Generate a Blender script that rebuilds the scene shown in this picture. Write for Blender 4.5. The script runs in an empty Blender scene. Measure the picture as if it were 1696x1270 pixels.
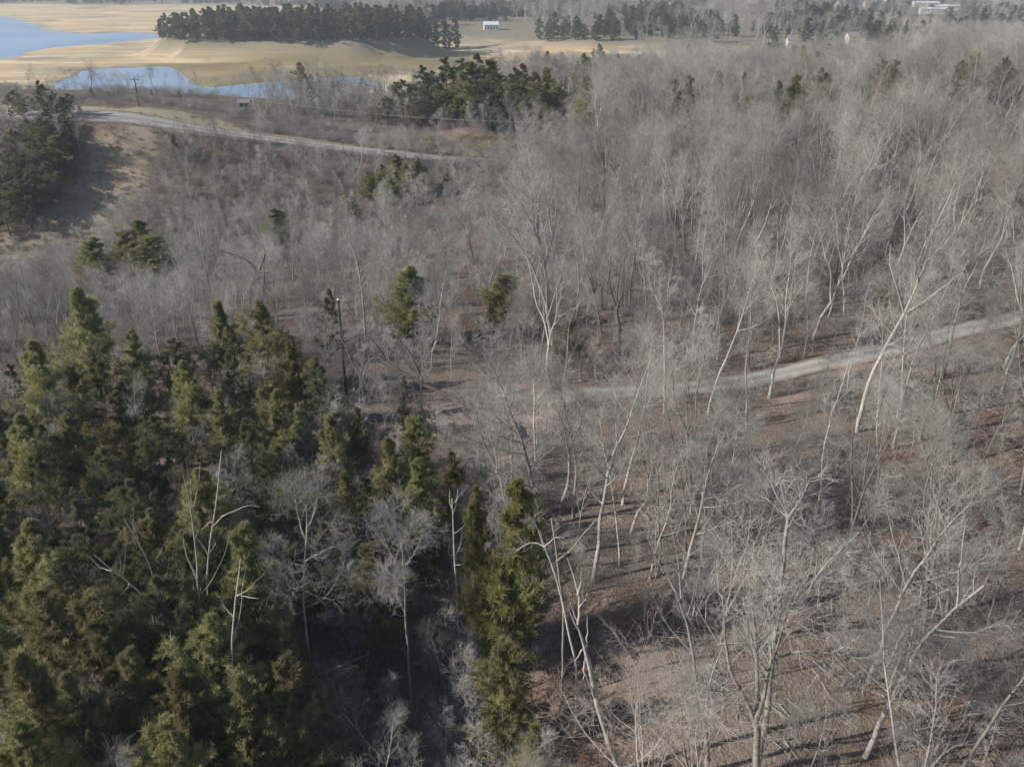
import bpy, math, random
import numpy as np
from mathutils import Vector, Matrix, Quaternion

R = math.radians
rng = np.random.default_rng(11)
random.seed(11)
scene = bpy.context.scene
COL = scene.collection

# ------------------------------------------------------------------ camera, sky, sun, exposure
CAM_Z, PITCH, HFOV = 45.0, R(25.0), R(60.0)
cam_data = bpy.data.cameras.new('camera')
cam_data.sensor_width = 36.0
cam_data.angle = HFOV
cam_data.clip_start, cam_data.clip_end = 0.5, 9000.0
cam = bpy.data.objects.new('camera', cam_data)
COL.objects.link(cam)
cam.location = (0, 0, CAM_Z)
cam.rotation_euler = (R(90) - PITCH, 0, 0)
scene.camera = cam

SUN_EL, SUN_AZ = R(28), R(-101)            # azimuth from +Y, clockwise: the sun stands to the left
world = bpy.data.worlds.new('World')
scene.world = world
world.use_nodes = True
wn = world.node_tree
bg = wn.nodes['Background']
sky = wn.nodes.new('ShaderNodeTexSky')
sky.sky_type = 'NISHITA'
sky.sun_disc = False
sky.sun_elevation, sky.sun_rotation = SUN_EL, SUN_AZ
sky.air_density, sky.dust_density = 1.0, 1.0
wn.links.new(sky.outputs[0], bg.inputs[0])
bg.inputs[1].default_value = 0.095

sun_data = bpy.data.lights.new('sun', 'SUN')
sun_data.energy, sun_data.angle, sun_data.color = 5.0, R(0.5), (1.0, 0.935, 0.84)
sun = bpy.data.objects.new('sun', sun_data)
COL.objects.link(sun)
sdir = Vector((math.sin(SUN_AZ) * math.cos(SUN_EL), math.cos(SUN_AZ) * math.cos(SUN_EL), math.sin(SUN_EL)))
sun.rotation_euler = sdir.to_track_quat('Z', 'Y').to_euler()
sun.location = (0, 0, 300)

vs = scene.view_settings
vs.view_transform, vs.look, vs.gamma, vs.use_curve_mapping = 'Standard', 'None', 1.0, False
vs.exposure = 0.62
scene.cycles.use_denoising = True
scene.cycles.max_bounces = 5
scene.cycles.diffuse_bounces = 2
scene.cycles.glossy_bounces = 2
scene.cycles.transmission_bounces = 2
scene.cycles.volume_bounces = 0

# ------------------------------------------------------------------ pixels of the photograph -> rays
F = 848.0 / math.tan(HFOV / 2)
cp, sp = math.cos(PITCH), math.sin(PITCH)
def ray(px, py):
    X, Y = (np.asarray(px, float) - 848) / F, -(np.asarray(py, float) - 635) / F
    return np.stack([X, Y * sp + cp, Y * cp - sp], -1)
def at_plane(px, py, d):                   # the point of the ray at world distance y = d
    v = ray(px, py)
    t = d / v[1]
    return np.array([v[0] * t, d, CAM_Z + v[2] * t])
def at_level(px, py, z):
    v = ray(px, py)
    t = (z - CAM_Z) / v[2]
    return np.array([v[0] * t, v[1] * t])
def to_px(P):
    P = np.asarray(P, float)
    x, y, z = P[..., 0], P[..., 1], P[..., 2] - CAM_Z
    dep = y * cp - z * sp
    up = y * sp + z * cp
    return 848 + F * x / dep, 635 - F * up / dep, dep

# ------------------------------------------------------------------ terrain
LAKE = -15.0
def S(a, b, t):
    u = np.clip((t - a) / (b - a), 0, 1)
    return u * u * (3 - 2 * u)
def poly_sd(poly, x, y):                   # signed distance, positive inside
    P = np.asarray(poly, float)
    x = np.asarray(x, float); y = np.asarray(y, float)
    ins = np.zeros(x.shape, bool)
    dm = np.full(x.shape, 1e18)
    n = len(P)
    for i in range(n):
        ax, ay = P[i]; bx, by = P[(i + 1) % n]
        ex, ey = bx - ax, by - ay
        t = np.clip(((x - ax) * ex + (y - ay) * ey) / (ex * ex + ey * ey + 1e-9), 0, 1)
        dm = np.minimum(dm, (x - ax - t * ex) ** 2 + (y - ay - t * ey) ** 2)
        c = ((ay > y) != (by > y)) & (x < ex * (y - ay) / (ey if abs(ey) > 1e-9 else 1e-9) + ax)
        ins ^= c
    d = np.sqrt(dm)
    return np.where(ins, d, -d)
def wob(x, y, s, seed):                    # cheap smooth noise from sines
    r = np.random.default_rng(seed)
    out = np.zeros(np.shape(x))
    for k in range(7):
        a = r.uniform(0, 6.283); f = s * r.uniform(0.6, 2.2); ph = r.uniform(0, 6.283)
        out = out + np.sin((x * math.cos(a) + y * math.sin(a)) * f + ph) / (1 + 0.4 * k)
    return out / 3.0

def lvl_poly(pts):
    return [at_level(a, b, LAKE) for a, b in pts]
WATER = [
    lvl_poly([(-400, 22), (-60, 26), (10, 29), (38, 38), (52, 50), (120, 57), (200, 55), (252, 57), (250, 64), (160, 74), (80, 80), (30, 88), (5, 98), (-80, 104), (-400, 100)]),
    lvl_poly([(60, 185), (110, 140), (138, 117), (200, 113), (268, 112), (282, 128), (300, 141), (350, 147), (430, 139), (520, 132), (600, 127), (612, 140), (560, 157), (430, 168), (330, 185), (60, 215)]),
]
ISLAND = [(-168, 722), 108, 56]
NEAR_X = [-2500, -60, -20, 15, 45, 110, 200, 300, 420, 2500]
NEAR_Y = [300, 300, 320, 400, 430, 455, 490, 640, 700, 900]
FAR_X = [-2500, -400, -220, -150, -90, -20, 60, 160, 300, 2500]
FAR_Y = [1750, 1600, 1250, 900, 800, 770, 720, 690, 700, 900]

def H0(x, y):
    x = np.asarray(x, float); y = np.asarray(y, float)
    h = 0.075 * np.clip(x, 0, 130) * (1 - S(170, 420, y)) * S(10, 70, y) - 9 * S(280, 460, y) * S(-30, 30, x)
    h = h - 2.0 * (1 - S(-50, 5, x)) * (1 - S(100, 130, y))
    h = h - 5.5 * np.exp(-((x + 11) / 14) ** 2 - ((y - 45) / 14) ** 2)
    h = h - 9.0 * (1 - S(-75, 8, x)) * S(105, 150, y) * (1 - S(184, 230, y))
    rz = np.interp(x, [-400, -150, -100, -60, -12, 30, 100, 400], [13, 12, 11, 7, 2.5, 2.0, 3, 6])
    h = h + rz * S(182, 234, y)
    h = h + 3.0 * np.exp(-((x + 11) / 9) ** 2 - ((y - 250) / 5) ** 2) + 1.6 * np.exp(-((x + 95) / 30) ** 2 - ((y - 240) / 16) ** 2)
    h = h + 0.5 * wob(x, y, 0.09, 3) + 0.16 * wob(x, y, 0.45, 4)
    h = h + 3.0 * S(260, 400, y) * wob(x, y, 0.02, 5)
    yl = np.interp(x, NEAR_X, NEAR_Y); yf = np.interp(x, FAR_X, FAR_Y)
    b = S(yl - 30, yl + 130, y)
    lk = LAKE + 1.1 + 0.8 * wob(x, y, 0.03, 6) + 0.25 * wob(x, y, 0.12, 7)
    (ix, iy), ra, rb = ISLAND
    e = ((x - ix) / ra) ** 2 + ((y - iy) / rb) ** 2
    e = e + 0.16 * wob(x, y, 0.05, 8)
    lk = lk + 11.5 * (1 - S(0.80, 1.22, e)) + 1.2 * (1 - S(1.0, 2.1, e))
    for k, W in enumerate(WATER):
        sd = poly_sd(W, x, y) + (4 + 10 * k) * 0.45 * wob(x, y, 0.05, 9 + k)
        lk = lk - 3.0 * S(-14, 8, sd)
    far = -7 + 6.0 * wob(x, y, 0.006, 12) + 3 * wob(x, y, 0.015, 13) + 22 * S(1600, 3200, y) + 10 * S(500, 1200, x) * S(900, 1400, y)
    lk = lk + (far - lk) * S(yf - 60, yf + 60, y)
    return h + (lk - h) * b

def hit(px, py, hf=H0):                    # where the ray of a pixel meets the ground
    v = ray(px, py)
    t = np.concatenate([np.arange(20, 500, 0.5), np.arange(500, 4000, 2.0)])
    P = v[None, :] * t[:, None]
    below = CAM_Z + P[:, 2] < hf(P[:, 0], P[:, 1])
    i = int(np.argmax(below)) if below.any() else len(t) - 1
    return P[i, :2]

def smooth_line(pts, step=1.5):
    P = np.asarray(pts, float)
    for _ in range(3):
        Q = [P[0]]
        for i in range(len(P) - 1):
            Q += [0.75 * P[i] + 0.25 * P[i + 1], 0.25 * P[i] + 0.75 * P[i + 1]]
        Q.append(P[-1]); P = np.array(Q)
    s = np.concatenate([[0], np.cumsum(np.linalg.norm(np.diff(P, axis=0), axis=1))])
    u = np.linspace(0, s[-1], max(2, int(s[-1] / step)))
    return np.stack([np.interp(u, s, P[:, k]) for k in (0, 1)], -1)

ROAD_A = smooth_line([hit(*p) for p in [(800, 690), (850, 676), (905, 664), (960, 655), (1060, 653), (1150, 646), (1240, 632), (1330, 612), (1420, 592), (1520, 568), (1640, 538), (1760, 512), (1900, 490)]])
ROAD_B = smooth_line([hit(*p) for p in [(40, 192), (140, 190), (240, 200), (330, 215), (420, 228), (520, 240), (600, 250), (690, 259), (775, 269)]])
ROAD_B[0, 0] -= 20
def line_dist(L, x, y):
    x = np.asarray(x, float); y = np.asarray(y, float)
    best = np.full(x.shape, 1e9); idx = np.zeros(x.shape, int)
    for i in range(0, len(L)):
        d = (x - L[i, 0]) ** 2 + (y - L[i, 1]) ** 2
        m = d < best
        best = np.where(m, d, best); idx = np.where(m, i, idx)
    return np.sqrt(best), idx
def flat_h(L):
    z = H0(L[:, 0], L[:, 1])
    k = np.ones(15) / 15
    return np.convolve(np.pad(z, 7, mode='edge'), k, 'valid')
ZA, ZB = flat_h(ROAD_A), flat_h(ROAD_B)
WA, WB = 1.9, 4.2
def H(x, y):
    x = np.asarray(x, float); y = np.asarray(y, float)
    h = H0(x, y)
    for L, Z, w in ((ROAD_A, ZA, WA), (ROAD_B, ZB, WB)):
        near = (x > L[:, 0].min() - 12) & (x < L[:, 0].max() + 12) & (y > L[:, 1].min() - 12) & (y < L[:, 1].max() + 12)
        if np.any(near):
            d, i = line_dist(L, np.where(near, x, 1e5), np.where(near, y, 1e5))
            h = h + (Z[i] - h) * (1 - S(w + 2.6, w + 8.0, d)) * near
    return h
def hz(x, y):
    return float(H(np.array([x]), np.array([y]))[0])

# ------------------------------------------------------------------ material helpers
def new_mat(name):
    m = bpy.data.materials.new(name); m.use_nodes = True
    nt = m.node_tree
    return m, nt, nt.nodes['Principled BSDF']
def N(nt, t, **kw):
    n = nt.nodes.new(t)
    for k, v in kw.items(): setattr(n, k, v)
    return n
def ramp(nt, fac, stops):
    r = N(nt, 'ShaderNodeValToRGB')
    e = r.color_ramp.elements
    while len(e) < len(stops): e.new(0.5)
    for el, (p, c) in zip(e, stops):
        el.position = p; el.color = (*c, 1) if len(c) == 3 else c
    nt.links.new(fac, r.inputs[0])
    return r.outputs[0]
def noise(nt, vec, scale, detail=4, rough=0.6):
    n = N(nt, 'ShaderNodeTexNoise')
    n.inputs['Scale'].default_value = scale; n.inputs['Detail'].default_value = detail; n.inputs['Roughness'].default_value = rough
    nt.links.new(vec, n.inputs['Vector'])
    return n.outputs['Fac']
def mix(nt, fac, a, b, mode='MIX'):
    m = N(nt, 'ShaderNodeMix', data_type='RGBA', blend_type=mode)
    for s, v in ((m.inputs[0], fac), (m.inputs[6], a), (m.inputs[7], b)):
        if hasattr(v, 'is_output'): nt.links.new(v, s)
        elif isinstance(v, (int, float)): s.default_value = v
        else: s.default_value = (*v, 1)
    return m.outputs[2]
def math_(nt, op, a, b=None, clamp=False):
    m = N(nt, 'ShaderNodeMath', operation=op, use_clamp=clamp)
    for s, v in ((m.inputs[0], a), (m.inputs[1], b)):
        if v is None: continue
        if hasattr(v, 'is_output'): nt.links.new(v, s)
        else: s.default_value = v
    return m.outputs[0]
def attr(nt, name):
    return N(nt, 'ShaderNodeAttribute', attribute_name=name).outputs['Fac']
def bump(nt, b, h, strength=0.4, dist=0.1):
    n = N(nt, 'ShaderNodeBump')
    n.inputs['Strength'].default_value = strength; n.inputs['Distance'].default_value = dist
    nt.links.new(h, n.inputs['Height']); nt.links.new(n.outputs[0], b.inputs['Normal'])
def rough(b, r=0.9, spec=0.15):
    b.inputs['Roughness'].default_value = r; b.inputs['Specular IOR Level'].default_value = spec

def m_ground():
    m, nt, b = new_mat('ground'); rough(b, 0.95, 0.08)
    pos = N(nt, 'ShaderNodeNewGeometry').outputs['Position']
    n1 = noise(nt, pos, 0.09, 5); n2 = noise(nt, pos, 0.7, 6, 0.7); n3 = noise(nt, pos, 5.0, 5, 0.75)
    v = N(nt, 'ShaderNodeTexVoronoi'); v.inputs['Scale'].default_value = 5.5
    nt.links.new(pos, v.inputs['Vector'])
    leaf = ramp(nt, v.outputs['Color'], [(0.15, (0.075, 0.052, 0.040)), (0.5, (0.155, 0.112, 0.086)), (0.85, (0.25, 0.20, 0.16))])
    soil = ramp(nt, n2, [(0.3, (0.095, 0.070, 0.056)), (0.5, (0.155, 0.116, 0.092)), (0.7, (0.20, 0.168, 0.142))])
    lit = mix(nt, 0.5, soil, leaf)
    n8 = noise(nt, pos, 0.28, 5, 0.7)
    lit = mix(nt, ramp(nt, n8, [(0.48, (0, 0, 0)), (0.62, (0.75, 0.75, 0.75))]), lit, (0.150, 0.098, 0.072))
    lit = mix(nt, ramp(nt, n8, [(0.34, (0.8, 0.8, 0.8)), (0.45, (0, 0, 0))]), lit, (0.075, 0.06, 0.05))
    lit = mix(nt, ramp(nt, n1, [(0.46, (0, 0, 0)), (0.66, (.8, .8, .8))]), lit, mix(nt, n3, (0.13, 0.115, 0.095), (0.20, 0.175, 0.145)))
    grass = mix(nt, n2, (0.26, 0.215, 0.13), (0.36, 0.31, 0.21))
    grass = mix(nt, ramp(nt, n1, [(0.35, (0, 0, 0)), (0.65, (1, 1, 1))]), grass, (0.235, 0.225, 0.165))
    bank = mix(nt, n2, (0.18, 0.148, 0.112), (0.30, 0.25, 0.19))
    clay = mix(nt, n2, (0.17, 0.125, 0.10), (0.31, 0.25, 0.21))
    st = N(nt, 'ShaderNodeMapping'); st.inputs['Scale'].default_value = (0.008, 0.03, 0.16)
    nt.links.new(pos, st.inputs['Vector'])
    n4 = noise(nt, st.outputs[0], 1.0, 6, 0.6)
    n5 = noise(nt, st.outputs[0], 3.2, 5, 0.65)
    mud = ramp(nt, n4, [(0.34, (0.17, 0.14, 0.085)), (0.44, (0.36, 0.305, 0.20)), (0.52, (0.60, 0.49, 0.30)), (0.60, (0.52, 0.34, 0.15)), (0.70, (0.36, 0.30, 0.20))])
    mud = mix(nt, ramp(nt, n5, [(0.40, (0, 0, 0)), (0.70, (0.6, 0.6, 0.6))]), mud, (0.64, 0.57, 0.41))
    zz = N(nt, 'ShaderNodeSeparateXYZ'); nt.links.new(pos, zz.inputs[0])
    st2 = N(nt, 'ShaderNodeMapping'); st2.inputs['Scale'].default_value = (0.006, 0.045, 1.8)
    nt.links.new(pos, st2.inputs['Vector'])
    n6 = noise(nt, st2.outputs[0], 1.0, 6, 0.7)
    mud = mix(nt, ramp(nt, n6, [(0.44, (0, 0, 0)), (0.54, (0.85, 0.85, 0.85))]), mud, (0.33, 0.26, 0.165))
    n7 = noise(nt, pos, 0.011, 5, 0.6)
    mud = mix(nt, ramp(nt, n7, [(0.47, (0, 0, 0)), (0.60, (0.65, 0.65, 0.65))]), mud, (0.47, 0.335, 0.185))
    mud = mix(nt, ramp(nt, n7, [(0.36, (0.8, 0.8, 0.8)), (0.44, (0, 0, 0))]), mud, (0.27, 0.225, 0.165))
    mud = mix(nt, attr(nt, 'wet'), mud, (0.17, 0.145, 0.105))
    mud = mix(nt, attr(nt, 'olive'), mud, mix(nt, n5, (0.13, 0.11, 0.05), (0.23, 0.19, 0.10)))
    farg = mix(nt, n1, (0.15, 0.13, 0.10), (0.24, 0.215, 0.15))
    edge = lambda a: math_(nt, 'MULTIPLY', math_(nt, 'SUBTRACT', math_(nt, 'ADD', a, math_(nt, 'MULTIPLY', n2, 0.8)), 0.75), 3.0, True)
    c = mix(nt, edge(attr(nt, 'far')), lit, farg)
    c = mix(nt, edge(attr(nt, 'grass')), c, grass)
    c = mix(nt, edge(attr(nt, 'bank')), c, bank)
    c = mix(nt, edge(attr(nt, 'clay')), c, clay)
    c = mix(nt, attr(nt, 'mud'), c, mud)
    nt.links.new(c, b.inputs['Base Color'])
    bump(nt, b, math_(nt, 'ADD', n3, v.outputs['Distance']), 0.7, 0.12)
    return m

def m_gravel():
    m, nt, b = new_mat('gravel'); rough(b, 0.92, 0.1)
    pos = N(nt, 'ShaderNodeNewGeometry').outputs['Position']
    n2 = noise(nt, pos, 0.45, 6, 0.65); n3 = noise(nt, pos, 14, 4, 0.8)
    c = ramp(nt, n2, [(0.28, (0.14, 0.12, 0.10)), (0.45, (0.225, 0.208, 0.192)), (0.7, (0.315, 0.305, 0.29))])
    tr = attr(nt, 'track')
    c = mix(nt, math_(nt, 'MULTIPLY', tr, 0.45), c, (0.385, 0.375, 0.36))
    c = mix(nt, 0.35, c, ramp(nt, n3, [(0.3, (0.18, 0.17, 0.16)), (0.7, (0.5, 0.48, 0.45))]))
    e = ramp(nt, math_(nt, 'ADD', attr(nt, 'edge'), math_(nt, 'MULTIPLY', math_(nt, 'SUBTRACT', n2, 0.5), 1.6)), [(0.42, (0, 0, 0)), (0.85, (1, 1, 1))])
    mid = math_(nt, 'MULTIPLY', math_(nt, 'LESS_THAN', attr(nt, 'edge'), 0.05), 0.5)
    c = mix(nt, math_(nt, 'MULTIPLY', mid, n2), c, (0.17, 0.15, 0.10))
    c = mix(nt, e, c, mix(nt, n3, (0.13, 0.10, 0.08), (0.23, 0.19, 0.155)))
    nt.links.new(c, b.inputs['Base Color']); bump(nt, b, n3, 0.5, 0.05)
    return m

def m_bark(name, dark, light, pale_patch=0.0):
    m, nt, b = new_mat(name); rough(b, 0.9, 0.12)
    tc = N(nt, 'ShaderNodeTexCoord').outputs['Object']
    mp = N(nt, 'ShaderNodeMapping'); mp.inputs['Scale'].default_value = (1, 1, 0.28)
    nt.links.new(tc, mp.inputs['Vector'])
    n = noise(nt, mp.outputs[0], 9, 5, 0.7); n2 = noise(nt, tc, 0.7, 3)
    rnd = N(nt, 'ShaderNodeObjectInfo').outputs['Random']
    c = ramp(nt, n, [(0.3, dark), (0.62, light)])
    c = mix(nt, ramp(nt, n2, [(0.45, (0, 0, 0)), (0.65, (0.55, 0.55, 0.55))]), c, tuple(v * 1.12 for v in light))
    k = math_(nt, 'ADD', math_(nt, 'MULTIPLY', rnd, 0.65), 0.64)
    c = mix(nt, 1.0, c, N(nt, 'ShaderNodeCombineColor').outputs[0], 'MULTIPLY') if False else c
    hsv = N(nt, 'ShaderNodeHueSaturation'); nt.links.new(c, hsv.inputs['Color']); nt.links.new(k, hsv.inputs['Value'])
    nt.links.new(hsv.outputs[0], b.inputs['Base Color'])
    bump(nt, b, n, 0.6, 0.03)
    return m

def m_leaf(name, a, bcol, c3):
    m, nt, b = new_mat(name); rough(b, 0.7, 0.2)
    rnd = N(nt, 'ShaderNodeObjectInfo').outputs['Random']
    tone = attr(nt, 'tone')
    tc = N(nt, 'ShaderNodeTexCoord').outputs['Object']
    n = noise(nt, tc, 0.55, 3)
    c = ramp(nt, math_(nt, 'ADD', math_(nt, 'MULTIPLY', tone, 0.55), math_(nt, 'MULTIPLY', n, 0.5)), [(0.15, a), (0.55, bcol), (0.95, c3)])
    hsv = N(nt, 'ShaderNodeHueSaturation'); nt.links.new(c, hsv.inputs['Color'])
    hsv.inputs['Saturation'].default_value = 0.84
    nt.links.new(math_(nt, 'ADD', math_(nt, 'MULTIPLY', rnd, 0.045), 0.482), hsv.inputs['Hue'])
    nt.links.new(math_(nt, 'ADD', math_(nt, 'MULTIPLY', rnd, 0.5), 0.75), hsv.inputs['Value'])
    tr = N(nt, 'ShaderNodeBsdfTranslucent'); nt.links.new(hsv.outputs[0], tr.inputs['Color'])
    nt.links.new(hsv.outputs[0], b.inputs['Base Color'])
    mx = N(nt, 'ShaderNodeMixShader'); mx.inputs[0].default_value = 0.35
    nt.links.new(b.outputs[0], mx.inputs[1]); nt.links.new(tr.outputs[0], mx.inputs[2])
    nt.links.new(mx.outputs[0], nt.nodes['Material Output'].inputs['Surface'])
    return m

def m_plain(name, col, r=0.8, var=0.15, scale=2.0, metal=0.0):
    m, nt, b = new_mat(name); rough(b, r, 0.25)
    tc = N(nt, 'ShaderNodeTexCoord').outputs['Object']
    n = noise(nt, tc, scale, 4)
    c = ramp(nt, n, [(0.25, tuple(v * (1 - var) for v in col)), (0.75, tuple(min(1, v * (1 + var)) for v in col))])
    nt.links.new(c, b.inputs['Base Color']); b.inputs['Metallic'].default_value = metal
    return m

def m_water():
    m, nt, b = new_mat('lake_water')
    b.inputs['Roughness'].default_value = 0.3; b.inputs['IOR'].default_value = 1.33
    pos = N(nt, 'ShaderNodeNewGeometry').outputs['Position']
    n0 = noise(nt, pos, 0.012, 3)
    nt.links.new(ramp(nt, n0, [(0.35, (0.15, 0.235, 0.36)), (0.65, (0.23, 0.32, 0.44))]), b.inputs['Base Color'])
    bump(nt, b, noise(nt, pos, 0.5, 4), 0.9, 0.8)
    return m

MAT = dict(
    ground=m_ground(), gravel=m_gravel(), water=m_water(),
    bark=m_bark('grey_bark', (0.13, 0.122, 0.112), (0.31, 0.295, 0.275)),
    twig=m_bark('twig_bark', (0.20, 0.195, 0.183), (0.36, 0.35, 0.328)),
    twigcool=m_bark('cool_twig_bark', (0.17, 0.17, 0.158), (0.32, 0.32, 0.298)),
    twigbrown=m_bark('brown_twig_bark', (0.15, 0.13, 0.115), (0.27, 0.24, 0.215)),
    twigred=m_bark('reddish_twig_bark', (0.16, 0.138, 0.12), (0.28, 0.245, 0.218)),
    barkdk=m_bark('furrowed_dark_bark', (0.09, 0.08, 0.07), (0.22, 0.20, 0.18)),
    barklt=m_bark('smooth_light_bark', (0.17, 0.158, 0.142), (0.37, 0.352, 0.325)),
    pale=m_bark('pale_dead_wood', (0.18, 0.168, 0.15), (0.40, 0.378, 0.345)),
    darkbark=m_bark('dark_bark', (0.045, 0.037, 0.033), (0.12, 0.10, 0.088)),
    brush=m_bark('brush_stems', (0.14, 0.127, 0.116), (0.28, 0.262, 0.243)),
    cedarbark=m_bark('red_brown_bark', (0.09, 0.065, 0.05), (0.20, 0.155, 0.125)),
    cedar=m_leaf('cedar_foliage', (0.075, 0.074, 0.026), (0.24, 0.225, 0.075), (0.43, 0.375, 0.15)),
    pine=m_leaf('pine_needles', (0.042, 0.050, 0.022), (0.135, 0.142, 0.055), (0.25, 0.24, 0.10)),
    bright=m_leaf('bright_cedar_foliage', (0.10, 0.11, 0.026), (0.25, 0.26, 0.060), (0.42, 0.40, 0.11)),
    grasst=m_plain('dry_grass', (0.36, 0.29, 0.19), 0.9, 0.3, 3),
    white=m_plain('white_paint', (0.55, 0.55, 0.54), 0.6, 0.06),
    offwhite=m_plain('cream_siding', (0.46, 0.43, 0.37), 0.7, 0.08),
    brick=m_plain('tan_brick', (0.36, 0.20, 0.13), 0.9, 0.2, 6),
    roofgrey=m_plain('grey_shingles', (0.16, 0.155, 0.16), 0.9, 0.25, 4),
    roofbrown=m_plain('brown_shingles', (0.16, 0.12, 0.10), 0.9, 0.25, 4),
    metalroof=m_plain('pale_metal_roof', (0.52, 0.53, 0.55), 0.4, 0.05),
    orange=m_plain('peach_stucco', (0.66, 0.36, 0.22), 0.85, 0.08),
    glass=m_plain('dark_window_glass', (0.03, 0.04, 0.05), 0.15, 0.1),
    polewood=m_bark('creosote_wood', (0.05, 0.042, 0.036), (0.12, 0.10, 0.085)),
    wire=m_plain('aluminium_wire', (0.55, 0.55, 0.55), 0.4, 0.05, 2, 0.6),
    splinter=m_bark('fresh_split_wood', (0.40, 0.20, 0.10), (0.62, 0.40, 0.24)),
)

# ------------------------------------------------------------------ mesh helpers
class MB:
    def __init__(self): self.v, self.f, self.n, self.tone = [], [], 0, []
    def add(self, V, Fq, tone=None):       # V (n,3), Fq (m,4) quads (or (m,3))
        self.v.append(np.asarray(V, float)); self.f.append(np.asarray(Fq, int) + self.n); self.n += len(V)
        self.tone.append(np.zeros(len(V)) if tone is None else tone)
    def tubes(self, P, Rr, sides=4):       # P (M,K,3) polylines, Rr (M,K)
        M, K, _ = P.shape
        if M == 0: return
        T = np.gradient(P, axis=1)
        T /= np.linalg.norm(T, axis=2, keepdims=True) + 1e-9
        ref = np.where(np.abs(T[:, :1, 2:3]) > 0.8, np.array([1., 0, 0]), np.array([0, 0, 1.]))
        A = np.cross(T, ref); A /= np.linalg.norm(A, axis=2, keepdims=True) + 1e-9
        B = np.cross(T, A)
        an = np.arange(sides) * 2 * np.pi / sides
        ring = A[:, :, None, :] * np.cos(an)[None, None, :, None] + B[:, :, None, :] * np.sin(an)[None, None, :, None]
        V = P[:, :, None, :] + ring * Rr[:, :, None, None]
        i = np.arange(M)[:, None, None] * K * sides; k = np.arange(K - 1)[None, :, None] * sides; s = np.arange(sides)[None, None, :]
        s2 = (s + 1) % sides
        q = np.stack([i + k + s, i + k + s2, i + k + sides + s2, i + k + sides + s], -1).reshape(-1, 4)
        self.add(V.reshape(-1, 3), q)
    def box(self, lo, hi):
        x0, y0, z0 = lo; x1, y1, z1 = hi
        V = [(x0, y0, z0), (x1, y0, z0), (x1, y1, z0), (x0, y1, z0), (x0, y0, z1), (x1, y0, z1), (x1, y1, z1), (x0, y1, z1)]
        self.add(V, [(0, 3, 2, 1), (4, 5, 6, 7), (0, 1, 5, 4), (1, 2, 6, 5), (2, 3, 7, 6), (3, 0, 4, 7)])
    def mesh(self, name, mat, smooth=True, use_tone=False):
        me = bpy.data.meshes.new(name)
        if self.n == 0: return me
        V = np.concatenate(self.v)
        loops, starts, tot = [], [], 0
        for f in self.f:
            k = f.shape[1]
            loops.append(f.reshape(-1)); starts.append(tot + np.arange(len(f)) * k); tot += f.size
        L = np.concatenate(loops); St = np.concatenate(starts)
        me.vertices.add(len(V)); me.vertices.foreach_set('co', V.astype(np.float32).ravel())
        me.loops.add(len(L)); me.loops.foreach_set('vertex_index', L.astype(np.int32))
        me.polygons.add(len(St)); me.polygons.foreach_set('loop_start', St.astype(np.int32))
        if use_tone:
            a = me.attributes.new('tone', 'FLOAT', 'POINT'); a.data.foreach_set('value', np.concatenate(self.tone).astype(np.float32))
        me.update(calc_edges=True)
        me.polygons.foreach_set('use_smooth', np.full(len(St), smooth))
        me.materials.append(mat)
        return me

def obj(name, mesh, parent=None, loc=(0, 0, 0)):
    o = bpy.data.objects.new(name, mesh); COL.objects.link(o)
    o.location = loc
    if parent: o.parent = parent
    return o
def tag(o, label, cat, group=None):
    o['label'] = label; o['category'] = cat
    if group: o['group'] = group
    return o
def structure(o): o['kind'] = 'structure'; return o
def empty(name, loc, label, cat, group=None):
    o = bpy.data.objects.new(name, None); COL.objects.link(o)
    o.empty_display_size = 0.5
    o.location = loc
    return tag(o, label, cat, group)
def dup(root, loc, rot=(0, 0, 0), scale=1.0, label=None, group=None, cat=None, name=None):
    r = root.copy(); COL.objects.link(r)
    if name: r.name = name
    r.location = loc; r.rotation_euler = rot; r.scale = (scale,) * 3 if np.isscalar(scale) else scale
    if label: r['label'] = label
    if cat: r['category'] = cat
    if group: r['group'] = group
    elif 'group' in r: del r['group']
    for ch in list(root.children):
        c = ch.copy(); COL.objects.link(c); c.parent = r
        for g in ch.children:
            d = g.copy(); COL.objects.link(d); d.parent = c
    return r

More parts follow.
